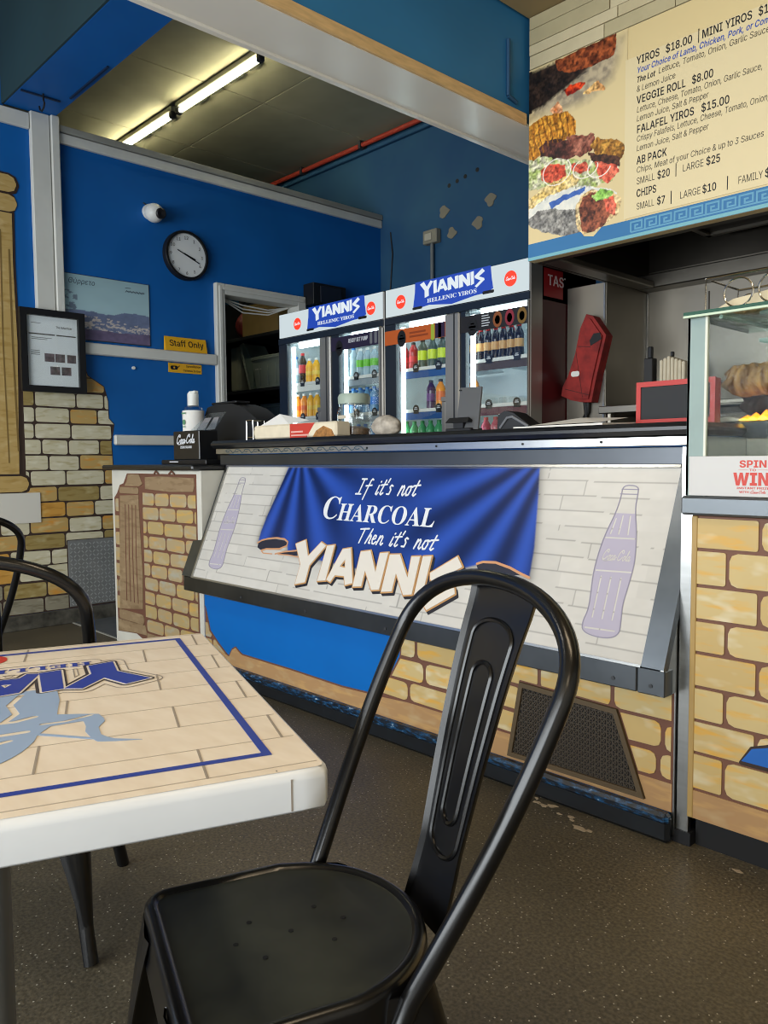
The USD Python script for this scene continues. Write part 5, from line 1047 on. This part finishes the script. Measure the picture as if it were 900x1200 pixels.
decal('white_tag', rbg, rrect(-2.595, 1.575, -2.54, 1.605, .012), FR_, white_paper, 0, .002)
decal('stitching', rbg, unary_union([stroke([(-2.635, 1.51), (-2.48, 1.468)], .004), stroke([(-2.565, 1.715), (-2.52, 1.46)], .003), stroke([(-2.55, 1.74), (-2.47, 1.73)], .004)]), FR_, mat('stitch_dark', '#4a1210', .7), 0, .001)
obj('strap', cat([tube([(-2.48, 3.92, 1.45), (-2.485, 3.925, 1.38), (-2.53, 3.93, 1.30), (-2.60, 3.93, 1.27)], .012, 6), tube([(-2.50, 3.92, 1.44), (-2.49, 3.92, 1.34), (-2.44, 3.92, 1.29)], .009, 6)]), black_matt, rbg)

# ------------------------------------------------------------------ charcoal grill and meat skewers behind the glass
cg = thing('charcoal_grill', 'dark steel charcoal grill behind the display glass', 'grill', (-.3, 2.85, 1.013))
obj('trough', bx(-1.17, .5, 2.62, 3.04, 1.013, 1.235, .004), mat('grill_grey', '#3c4246', .5, .3), cg)
obj('lower_panel', bx(-1.16, .5, 2.605, 2.62, 1.02, 1.178, .002), steel_dull, cg)
ash = cat([hull([(x + rng.uniform(-.03, .03), y + rng.uniform(-.02, .02), 1.236 + rng.uniform(0, .02)) for _ in range(9)]) for x in np.arange(-1.14, .4, .05) for y in (2.68, 2.76, 2.86)])
obj('ash', ash, mat('ash_white', '#c9c3bb', .9, color2='#3a3533', scale=14), cg, smooth=False, kind='stuff')
fm = mat('flame', '#ff9a1f', .5, emit=2.2, ecol='#ff8a1c'); fm2 = mat('flame_core', '#ffd24a', .5, emit=3.5, ecol='#ffc53a')
for (x, y, h) in ((-1.075, 2.640, .018), (-1.05, 2.645, .026), (-1.02, 2.65, .034), (-.99, 2.65, .042), (-.95, 2.66, .03)):
    obj('flame', lathe([(0, 0), (.020, .003), (.021, .3 * h), (.010, .7 * h), (0, h)], 10, (x, y, 1.237)), fm, cg); obj('flame_core', lathe([(0, 0), (.018, .002), (.012, .3 * h), (0, .5 * h)], 8, (x - .004, y - .014, 1.236)), fm2, cg)
obj('foil_strip', hull([(x, y, z) for y in (2.625, 2.66) for x, z in ((-1.165, 1.236), (-1.165, 1.248), (-1.13, 1.252), (-1.09, 1.242), (-1.075, 1.236))]), white_paper, cg)
def skewer(label, x0, y, z, r, seedk, cols):
    s_ = thing('meat_skewer', label, 'meat', (x0 + .6, y, z))
    n, k = 72, 420; V = []; xs = np.linspace(x0, .45, k)
    A = np.arange(n) * 2 * PI / n
    for i, x in enumerate(xs):
        e = min(1, (x - x0) / .05 + .25)
        rr = r * math.sqrt(min(1, e)) * (.86 + .36 * meshkit.fbm(np.stack([np.full(n, x * 60), np.cos(A) * 1.2, np.sin(A) * 1.2], 1), 4, seedk))
        V.append(np.stack([np.full(n, x) + .01 * np.sin(A * 3), y + rr * np.cos(A), z + rr * np.sin(A)], 1))
    V = np.vstack(V + [[[x0, y, z]], [[.45, y, z]]]); F = []
    for i in range(k - 1):
        a = i * n + np.arange(n); b = i * n + (np.arange(n) + 1) % n
        F.append(np.stack([a, a + n, b + n], 1)); F.append(np.stack([a, b + n, b], 1))
    a = np.arange(n); F.append(np.stack([np.full(n, k * n), a, (a + 1) % n], 1)); F.append(np.stack([np.full(n, k * n + 1), (k - 1) * n + (a + 1) % n, (k - 1) * n + a], 1))
    m = trimesh.Trimesh(V, np.vstack(F), process=False)
    obj('meat', m, mat('roast_%d' % seedk, cols[0], .6, color2=cols[1], scale=60, stretch=(1, .22, .22), bump=1.0, detail=8), s_, smooth=True)
    obj('spit', tube([(x0 - .12, y, z), (.5, y, z)], .008, 8), steel, s_)
skewer('upper golden brown roasting meat roll behind the display glass', -1.165, 2.69, 1.372, .052, 3, ('#4f2c14', '#c49a5e'))
skewer('lower dark charred meat roll just above the grill fire', -1.15, 2.80, 1.302, .052, 5, ('#120d0c', '#453026'))

# ------------------------------------------------------------------ storeroom seen through the doorway
sr = thing('storage_shelf', 'dark storeroom shelving seen through the white-framed doorway', 'shelf', (-6.5, 4.75, 0))
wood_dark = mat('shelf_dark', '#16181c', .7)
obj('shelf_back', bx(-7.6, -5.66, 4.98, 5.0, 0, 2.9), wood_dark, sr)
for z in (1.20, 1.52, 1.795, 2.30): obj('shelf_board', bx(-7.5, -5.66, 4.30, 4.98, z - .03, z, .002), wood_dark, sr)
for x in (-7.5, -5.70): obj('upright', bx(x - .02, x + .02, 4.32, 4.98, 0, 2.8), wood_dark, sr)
b1 = props(obj('cardboard_box', bx(-6.60, -6.02, 4.36, 4.8, 2.301, 2.60, .004), mat('cardboard', '#8d7446', .85, vary=.08, scale=9)), 'brown cardboard box on the top storeroom shelf', 'box')
rbag = trimesh.creation.icosphere(3, 1.); rbag.vertices = rbag.vertices * (1 + .3 * (meshkit.fbm(rbag.vertices * 2, 3, 5) - .5)[:, None]) * [.10, .12, .14] + np.array([-6.72, 4.5, 2.44]); rbag.vertices[:, 2] = np.maximum(rbag.vertices[:, 2], 2.301)
props(obj('red_bag', rbag, mat('red_sack', '#6d1d1d', .6, vary=.3, scale=14)), 'dark red bag beside the cardboard box on the top storeroom shelf', 'bag')
def tub_(name, label, x0, x1, y0, y1, z0, z1, m, tilt=0):
    t = thing(name, label, 'tub', ((x0 + x1) / 2, (y0 + y1) / 2, z0)); w = .03
    def fr2(h0, h1, g): return hull([(x, y, z) for (z, s) in ((h0, g), (h1, 0)) for x in (x0 + s, x1 - s) for y in (y0 + s, y1 - s)])
    b = obj('tub_body', fr2(z0 + .001, z1 - .02, .03), m, t); obj('rim', bx(x0 - .008, x1 + .008, y0 - .008, y1 + .008, z1 - .035, z1 - .015, .004), m, t)
    obj('lid', bx(x0 - .004, x1 + .004, y0 - .004, y1 + .004, z1 - .015, z1, .005), m, t)
    for k in range(3): obj('rib', bx(x0 + (x1 - x0) * (.22 + .28 * k), x0 + (x1 - x0) * (.25 + .28 * k), y0 + .006, y0 + .02, z0 + .03, z1 - .05), m, t)
    return t
tub_grey = mat('tub_grey', '#8b9489', .55)
t1 = tub_('storage_tub', 'pale grey plastic storage tub on the middle storeroom shelf', -6.42, -5.96, 4.34, 4.75, 1.796, 2.10, tub_grey)
decal('tub_label', t1, sbox(-6.38, 1.98, -6.28, 2.03), Frame((0, 4.352, 0), (1, 0, 0), (0, 0, 1)), white_paper, 0, .002)
hl = thing('upturned_crate', 'grey crate tipped on its side beside the pale storage tub', 'crate', (-6.55, 4.5, 1.796))
crt = extr(P((-6.50, 1.80), (-6.46, 1.80), (-6.45, 2.06), (-6.60, 2.25), (-6.66, 2.25)), Frame((0, 4.62, 0), (1, 0, 0), (0, 0, 1)), 0, .24)
obj('crate_shell', crt, mat('crate_grey', '#6f7d76', .55), hl, smooth=False)
obj('crate_rim', tube([(-6.50, 4.37, 1.80), (-6.66, 4.37, 2.245), (-6.60, 4.37, 2.25)], .010, 6), tub_grey, hl)
pcs = props(obj('paper_sack', bx(-6.86, -6.70, 4.38, 4.70, 1.796, 2.24, .02), mat('sack_pale', '#8f9080', .8, vary=.1, scale=7)), 'pale upright paper sack at left on the middle storeroom shelf', 'sack')
tub_('plastic_container', 'clear bluish container on the lower storeroom shelf', -6.32, -5.98, 4.36, 4.62, 1.521, 1.65, mat('cont_blue', '#3d4d58', .3))
bb = trimesh.creation.icosphere(3, 1.); bb.vertices = bb.vertices * (1 + .4 * (meshkit.fbm(bb.vertices * 2, 3, 8) - .5)[:, None]) * [.11, .1, .06] + np.array([-6.46, 4.44, 1.57]); bb.vertices[:, 2] = np.maximum(bb.vertices[:, 2], 1.521)
props(obj('blue_bag', bb, mat('blue_sack', '#2f4a68', .5)), 'blue plastic bag beside the container on the lower storeroom shelf', 'bag')
pw = thing('door_cables', 'loose white cables hanging under the storeroom door head', 'cables', (-5.59, 3.8, 2.4))
obj('cable', cat([tube([(-5.59, 3.48, 2.424), (-5.59, 3.7, 2.39 - .03 * k), (-5.59, 3.95, 2.38 - .02 * k), (-5.59, 4.16, 2.424)], .006, 6) for k in range(3)]), white_pl, pw)
ab = thing('speaker_box', 'black box mounted high on the blue wall above the left fridge', 'speaker', (-5.44, 4.44, 2.45))
obj('cabinet', bx(-5.50, -5.36, 4.256, 4.62, 2.44, 2.622, .004), black_matt, ab)
obj('grille', bx(-5.36, -5.352, 4.33, 4.56, 2.46, 2.60, .002), mat('grille_navy', '#141d2e', .6), ab)

# ------------------------------------------------------------------ ceiling lights, pipes, back wall fittings
tube_lit = mat('tube_lit', '#fffdf2', .5, emit=30.0, ecol='#fdf6cf')
for k, (xa, xb, lb) in enumerate(((-7.42, -6.20, 'fluorescent tube light on the kitchen ceiling, the farther of the pair'), (-6.13, -4.91, 'fluorescent tube light on the kitchen ceiling, the nearer of the pair'))):
    t = thing('fluorescent_light', lb, 'light', ((xa + xb) / 2, 3.46, 4.1))
    obj('batten', bx(xa, xb, 3.43, 3.50, 4.055, 4.099, .006), mat('batten_grey', '#a9a892', .6), t)
    obj('tube', tube([(xa + .05, 3.455, 4.025), (xb - .05, 3.455, 4.025)], .019, 14), tube_lit, t, label='lit white tube')
    for x in (xa + .02, xb - .02): obj('end_cap', bx(x - .025, x + .025, 3.43, 3.48, 4.0, 4.056, .008), dark_grey, t)
    obj('cable_tray', cat([bx(xa + .1 + i * .27, xa + .1 + i * .27 + q.uniform(.12, .22), 3.53, 3.57, 4.07, 4.099, .006) for i in range(4)]), mat('tray_dark', '#4a4a40', .7), t)
rp = thing('red_pipe', 'red pipe running along the top of the dark blue back wall', 'pipe', (-5.0, 5.12, 4.05))
obj('pipe', tube([(-8.0, 5.11, 4.055), (-2.4, 5.11, 4.055)], .022, 10), mat('pipe_red', '#b5402e', .5), rp)
obj('brackets', cat([bx(x, x + .03, 5.08, 5.165, 4.02, 4.09) for x in np.arange(-7.5, -2.5, .9)]), dark_grey, rp)
obj('cornice', bx(-8.0, -2.4, 5.13, 5.169, 3.985, 4.02, .004), blue_dark, rp)
eb = thing('junction_box', 'small grey junction box with a conduit dropping behind the right fridge', 'junction box', (-4.82, 5.15, 3.0))
obj('box', bx(-4.90, -4.735, 5.11, 5.168, 2.985, 3.10, .006), mat('box_grey', '#8b8778', .6), eb)
obj('cover', bx(-4.87, -4.79, 5.10, 5.112, 3.01, 3.07, .004), mat('box_pale', '#b7b2a2', .6), eb)
obj('conduit', tube([(-4.815, 5.14, 2.985), (-4.815, 5.14, 2.0)], .016, 8), mat('conduit_grey', '#6f7476', .6), eb)
wb = stage.GetPrimAtPath('/World/wall_back')
FBK = Frame((0, 5.17, 0), (1, 0, 0), (0, 0, 1))
for (x, z, r_) in ((-4.70, 3.235, .055), (-4.19, 3.215, .055), (-4.61, 3.04, .05), (-4.32, 3.06, .055)):
    g = Polygon([(x + r_ * (1 + .3 * math.sin(3 * a + x * 9)) * math.cos(a), z + r_ * .8 * (1 + .25 * math.cos(2 * a + z)) * math.sin(a)) for a in np.linspace(0, 2 * PI, 15)[:-1]])
    decal('plaster_patch', wb, g, FBK, mat('patch_grey', '#857f6e', .8), 0, .006)
for (x, z) in ((-4.64, 3.44), (-4.55, 3.455), (-4.46, 3.47), (-4.33, 3.49), (-3.86, 3.50)): decal('screw_hole', wb, Point(x, z).buffer(.018, quad_segs=3), FBK, ink_black, 0, .003)
cb = props(obj('wall_cable', tube([(-5.36, 5.165, 3.2), (-5.33, 5.16, 3.0), (-5.36, 5.16, 2.7), (-5.40, 5.16, 2.3)], .006, 6), black_matt), 'thin black cable hanging down the back wall beside the blue wall end', 'cable')
for k, (x, y, lb) in enumerate(((-.35, .75, 'warm ceiling lamp over the front table'), (.9, -.9, 'warm ceiling lamp near the shop front'))):
    t = thing('ceiling_lamp', lb, 'light', (x, y, 2.75))
    obj('housing', bx(x - .6, x + .6, y - .16, y + .16, 2.715, 2.749, .004), white_pl, t)
    obj('diffuser', bx(x - .57, x + .57, y - .13, y + .13, 2.708, 2.716), mat('lamp_diffuser', '#ffe7c0', .5, emit=2.0, ecol='#ffdca8'), t)
t = thing('ceiling_lamp', 'pale ceiling lamp in the high dining area', 'light', (-3.7, -.6, 4.1))
obj('housing', bx(-4.3, -3.1, -.76, -.44, 4.055, 4.098, .004), white_pl, t); obj('diffuser', bx(-4.27, -3.13, -.73, -.47, 4.045, 4.056), MATS['lamp_diffuser'], t)

# ------------------------------------------------------------------ table and chairs
RZ = -20.0; ca20, sa20 = math.cos(math.radians(RZ)), math.sin(math.radians(RZ))
def UV(u, v): return (u * ca20 - v * sa20, u * sa20 + v * ca20, 0.)
TU, TV = -1.295, -.10; TZ = .752
tbl = thing('dining_table', 'square white table printed with blue border and logo at left foreground', 'table', UV(TU, TV), RZ)
R_ = lambda s, r_: rrect(-s, -s, s, s, r_)
tops = []
def ringstack(levels, n=120):
    """Loft of square outlines (half side, corner radius, z) closed on top and bottom."""
    V, F = [], []
    for s, r_, z in levels:
        g = sbox(-s + r_, -s + r_, s - r_, s - r_).buffer(r_, quad_segs=6).exterior
        V += [(*g.interpolate(k / n, normalized=True).coords[0], z) for k in range(n)]
    L = len(levels)
    for i in range(L - 1):
        for j in range(n):
            a, b = i * n + j, i * n + (j + 1) % n
            F += [(a, a + n, b + n), (a, b + n, b)]
    V += [(0, 0, levels[0][2]), (0, 0, levels[-1][2])]
    for j in range(n): F += [(L * n, j, (j + 1) % n), (L * n + 1, (L - 1) * n + (j + 1) % n, (L - 1) * n + j)]
    m = trimesh.Trimesh(V, F, process=False); m.fix_normals(); return m
top_m = mat('table_top_print', '#e6dac8', .38, color2='#dccdb8', scale=5, stretch=(3, 9, 1), detail=6)
obj('tabletop', ringstack([(.40, .006, .752), (.404, .008, .7512), (.4095, .010, .747), (.4115, .011, .740), (.4115, .011, .706), (.408, .009, .702), (.39, .008, .702)]), mat('table_edge', '#d6dade', .4, vary=.03, scale=6), tbl, local=True, smooth=40)
FT = Frame((0, 0, TZ), (1, 0, 0), (0, 1, 0))
decal('printed_surface', tbl, R_(.4045, .022), FT, top_m, -.0008, .0003) if False else obj('printed_surface', extr(R_(.4035, .009), FT, 0, .0004), top_m, tbl, local=True, smooth=False)
def tdec(name, g, m, h0, h1): 
    ps = polys(g); sp_ = 1 < len(ps) < 60 and 'plank' in name
    for p_ in (ps if sp_ else [g]):
        if polys(p_): obj(name, extr(p_, FT, h0, h1), m, tbl, local=True, smooth=False)
lines = []; q = random.Random(4)
us = [-.908 - .0978 * k for k in range(9)]
jt = {0: [.166 + .0, -.12, -.42], 1: [.283, -.02, -.3], 2: [.164, -.15, -.4], 3: [.282, .02, -.28], 4: [.166, -.1, -.4], 5: [.28, -.05, -.33], 6: [.166, -.14], 7: [.276, -.04]}
for u in us: lines.append(stroke([(u - TU, -.398), (u - TU, .398)], .0022))
jl = []
for k in range(8):
    for v in jt[k]: jl.append(stroke([(us[k] - TU - .0, v - TV), (us[k + 1] - TU, v - TV + .006)], .0034))
clip_ = R_(.400, .006)
tdec('plank_joint', unary_union(lines).intersection(clip_), mat('joint_print', '#aca08f', .5), .0004, .0007)
tdec('plank_end', unary_union(jl).intersection(clip_), mat('joint_print_dark', '#958a7c', .5), .0004, .0008)
tdec('border_print', sbox(-.372, -.372, .346, .354).difference(sbox(-.361, -.361, .335, .343)), mat('border_blue', '#2a3f98', .4), .0008, .0012)
# logo: reads along -v, letters' tops towards +u
def lg(g, k, x0, z0, V0, U0): return affinity.affine_transform(g, [0, k, -k, 0, U0 - TU - k * z0, V0 - TV + k * x0])
dark_out = mat('logo_brown_print', '#3c3436', .45); lblue = mat('logo_blue_print', '#2b3f9c', .4); halo = mat('logo_halo_print', '#8f867c', .5); pale_p = mat('logo_pale_print', '#ddd2c2', .4)
TLOGO = {k: lg(affinity.scale(g, .62, .78, origin=(0, 0)), 1.0, -2.872 * .62, .073 * .78, .158, -1.505) for k, g in LET.items()}
al = unary_union(list(TLOGO.values()))
hel = affinity.affine_transform(text('HELLENIC YIROS', .026, 'serif', width=.44), [0, 1, -1, 0, -1.540 - TU, .075 - TV])
tdec('logo_halo', unary_union([al.buffer(.016), hel.buffer(.012)]).buffer(.006).difference(unary_union([al.buffer(.014), hel.buffer(.010)]).buffer(.006)), halo, .0008, .001)
tdec('logo_outline', affinity.translate(al.buffer(.009), -.002, -.001), dark_out, .001, .0014)
tdec('logo_inline', al.buffer(.0045), pale_p, .0014, .0017)
for k, g in TLOGO.items(): tdec('logo_letter', g.buffer(.001), lblue, .0017, .002)
tdec('lettering', hel, lblue, .001, .0014)
SIL = [(-1.382, -.045), (-1.380, .012), (-1.308, .015), (-1.233, .010), (-1.222, .04), (-1.210, .066), (-1.190, .071), (-1.174, .072), (-1.150, .062), (-1.117, .063), (-1.103, .070), (-1.092, .079), (-1.074, .112), (-1.082, .079), (-1.090, .057), (-1.104, .051), (-1.138, .044), (-1.160, .046), (-1.187, .044), (-1.184, .02), (-1.182, .001), (-1.165, -.008), (-1.149, -.016), (-1.125, -.02), (-1.103, -.028), (-1.088, -.035), (-1.071, -.046), (-1.057, -.058), (-1.05, -.09), (-1.07, -.13), (-1.06, -.19), (-1.10, -.22), (-1.16, -.21), (-1.22, -.25), (-1.28, -.235), (-1.33, -.20), (-1.395, -.19)]
sil = Polygon([(u - TU, v - TV) for u, v in SIL]).buffer(.003).buffer(-.003)
cut = unary_union([stroke([(u - TU, v - TV) for u, v in p], w) for p, w in (([(-1.36, -.04), (-1.31, -.055), (-1.26, -.045), (-1.225, -.06)], .010), ([(-1.235, -.02), (-1.222, -.045), (-1.222, -.08)], .011), ([(-1.21, .055), (-1.195, .02), (-1.195, -.01)], .008), ([(-1.17, -.03), (-1.165, -.09)], .012), ([(-1.14, -.05), (-1.125, -.08)], .010), ([(-1.20, -.09), (-1.19, -.16)], .014), ([(-1.30, -.11), (-1.25, -.17)], .008), ([(-1.12, -.12), (-1.16, -.18)], .006))])
tdec('warrior_print', unary_union([sil.difference(cut), Polygon([(u - TU, v - TV) for u, v in ((-1.151, -.017), (-1.102, .053), (-1.107, .053), (-1.154, -.012))]).buffer(.001)]), mat('warrior_blue', '#93a9c8', .4), .0008, .0012)
tdec('red_print', affinity.scale(Point(-1.625 - TU, -.095 - TV).buffer(.026), 1.3, 1), red_print, .0008, .0012)
tdec('corner_seam', stroke([(.398, .345), (.4, .345)], .002), halo, .0004, .0006)
obj('edge_seam', bx(.4108, .4121, .3585, .3605, .706, .744), halo, tbl, local=True)
obj('pedestal', lathe([(.038, .02), (.038, .69)], 24), mat('pedestal_grey', '#8d8f90', .35, .6), tbl, local=True)
obj('top_plate', bx(-.18, .18, -.18, .18, .685, .702, .004), dark_grey, tbl, local=True)
obj('base_plate', lathe([(0, 0), (.26, 0), (.26, .008), (.05, .022), (0, .022)], 32), mat('base_black', '#1a1a1c', .45), tbl, local=True)

def seat_outline(n=96):
    g = unary_union([sbox(-.147, .048, .147, .22).buffer(.043, quad_segs=8), affinity.scale(Point(0, .195).buffer(1, quad_segs=16), .190, .190)]).buffer(.03).buffer(-.03)
    ex = g.exterior; return g, np.array([ex.interpolate(k / n, normalized=True).coords[0] for k in range(n)])
def make_chair(label, loc, rz, group=None):
    t = thing('cafe_chair', label, 'chair', loc, rz, group)
    g, O = seat_outline(); n = len(O)
    tn = np.roll(O, -1, 0) - np.roll(O, 1, 0); nn_ = np.stack([tn[:, 1], -tn[:, 0]], 1); nn_ /= np.linalg.norm(nn_, axis=1)[:, None]
    if (nn_ * (O - [0, .19])).sum() < 0: nn_ = -nn_
    def lev(off, z): return [(*q_, z) for q_ in O + off * nn_]
    def loft(levels, cap):
        V = [p for l in levels for p in l]; F = []
        for i in range(len(levels) - 1):
            # match ring starts
            for j in range(n):
                a, b = i * n + j, i * n + (j + 1) % n; F += [(a, a + n, b + n), (a, b + n, b)]
        if cap: V.append((0, .19, levels[0][0][2])); F += [(len(V) - 1, j, (j + 1) % n) for j in range(n)]
        m = trimesh.Trimesh(V, F, process=False)
        m.fix_normals(multibody=False)
        if cap and m.face_normals[:, 2].sum() < 0: m.invert()
        return m
    obj('seat', loft([lev(-.026, .4455), lev(-.020, .4462)], True), seat_black, t, local=True, label='worn recessed seat panel', smooth=True)
    obj('seat_rim', loft([lev(-.0205, .4462), lev(-.017, .4495), lev(-.012, .4515), lev(-.006, .4505), lev(-.001, .446), lev(.001, .438), lev(.003, .405), lev(.006, .384), lev(.001, .384)], False), black_gloss, t, local=True, smooth=50)
    obj('drain_holes', cat([lathe([(0, 0), (.004, 0), (.004, .0006), (0, .0006)], 8, (x, y, .446)) for x, y in ((0, .19), (.045, .24), (-.045, .24), (.045, .14), (-.045, .14), (.0, .27), (0, .11))]), ink_black, t, local=True)
    for sx in (-1, 1):
        for (ty, fy, ay) in ((.045, -.035, -1), (.30, .415, 1)):
            top = np.array([sx * (.150 if ay < 0 else .142), ty, .435]); foot = np.array([sx * .215, fy, .0])
            out0 = math.atan2(ay * .8, sx)
            V, F = [], []; K, Nn = 12, 15
            for i in range(K + 1):
                s_ = i / K; z = .435 - s_ * .355; c_ = top + (foot - top) * (.435 - z) / .435
                R = .060 * (1 - s_) ** 1.1 + .0165; half = math.radians(84 - 10 * s_); cc = c_[:2] - R * .55 * np.array([math.cos(out0), math.sin(out0)]) * (1 - s_)
                ang = np.linspace(-half, half, Nn); rr = R * (1 + .09 * np.cos(ang * 4) * (1 - s_))
                o_ = [(cc[0] + r_ * math.cos(out0 + a), cc[1] + r_ * math.sin(out0 + a), z) for r_, a in zip(rr, ang)]
                i_ = [(cc[0] + (r_ - .003) * math.cos(out0 + a), cc[1] + (r_ - .003) * math.sin(out0 + a), z) for r_, a in zip(rr[::-1], ang[::-1])]
                V += o_ + i_
            M2 = 2 * Nn
            for i in range(K):
                for j in range(M2):
                    a, b = i * M2 + j, i * M2 + (j + 1) % M2; F += [(a, a + M2, b + M2), (a, b + M2, b)]
            m = trimesh.Trimesh(V, F, process=False); m.fix_normals()
            lg_ = obj('leg', m, black_gloss, t, local=True, smooth=40)
            ft = foot + (top - foot) * .30; obj('foot', cat([tube([foot + (0, 0, .001), ft], .0165, 12)]), black_gloss, lg_, local=True)
    # bent tube of the back
    wb_, ww, zt, zw, nn, vb, lean = .184, .242, .929, .808, 2.204, .292, .497
    a1 = np.linspace(0, 1, 16); z1 = .43 + (zw - .43) * a1; x1 = wb_ + (ww - wb_) * np.sin(a1 * PI / 2)
    a2 = np.linspace(0, PI / 2, 16)[1:]; z2 = zw + (zt - zw) * np.sin(a2) ** (2 / nn); x2 = ww * np.cos(a2) ** (2 / nn)
    xs = np.r_[[.184, .184], x1, x2]; zs = np.r_[[.37, .405], z1, z2]; xs[-1] = 0
    pts = [(x, vb + lean * (z - .43), z) for x, z in zip(xs, zs)]; pts = pts + [(-x, y, z) for x, y, z in pts[-2::-1]]
    bf = obj('back_frame', tube(pts, .0138, 14), black_gloss, t, local=True, label='bent tube back frame')
    # pressed steel splat
    path = np.array([(.400, .405), (.410, .43), (.424, .47), (.444, .55), (.472, .66), (.506, .78), (.540, .88), (.556, .915)])
    zz = np.linspace(path[0, 1], path[-1, 1], 30); yy = np.interp(zz, path[:, 1], path[:, 0]); yy = np.convolve(np.pad(yy, 2, mode='edge'), np.ones(5) / 5, 'valid')
    hw = np.interp(zz, [.405, .44, .52, .92], [.064, .062, .059, .092])
    V, F = [], []
    for z, y, w in zip(zz, yy, hw): V += [(-w, y - .008, z), (-w + .006, y, z), (0, y, z), (w - .006, y, z), (w, y - .008, z), (w, y - .005, z), (w - .006, y + .003, z), (0, y + .003, z), (-w + .006, y + .003, z), (-w, y - .005, z)]
    for i in range(29):
        for j in range(10):
            a, b = i * 10 + j, i * 10 + (j + 1) % 10; F += [(a, a + 10, b + 10), (a, b + 10, b)]
    m = trimesh.Trimesh(V, F, process=False); m.fix_normals()
    sp_ = obj('back_splat', m, black_gloss, t, local=True, smooth=40, label='pressed steel back splat with two embossed loops')
    for (z0, z1_, wf) in ((.505, .865, .66), (.555, .80, .33)):
        zc = z0 + (z1_ - z0) * (.5 - .5 * np.cos(np.linspace(0, PI, 40))); w_ = np.interp(zc, zz, hw) * wf; yv = np.interp(zc, zz, yy)
        rnd = np.clip(np.minimum(zc - z0, z1_ - zc) / (.03 if wf > .5 else .02), 0, 1); w_ = w_ * np.sqrt(1 - (1 - rnd) ** 2)
        P_ = [(w, y - .0005, z) for w, y, z in zip(w_, yv, zc)]; P_ = P_ + [(-x, y, z) for x, y, z in P_[::-1]]; P_.append(P_[0])
        obj('embossed_loop', tube(P_, .0042, 6, caps=False), black_gloss, sp_, local=True)
    return t
ch = make_chair('black steel chair in the foreground pushed up to the printed table', UV(-1.062, .118), RZ + .57, 'chairs')
o2, o3 = UV(-2.280, -.042), UV(-3.745, -.422)
copy(ch, o2, RZ - 103.9, 'black steel chair behind the printed table at left, nearer of the two arched backs', 'chairs')
copy(ch, o3, RZ - 76.9, 'black steel chair at far left edge, farther of the two arched backs', 'chairs')
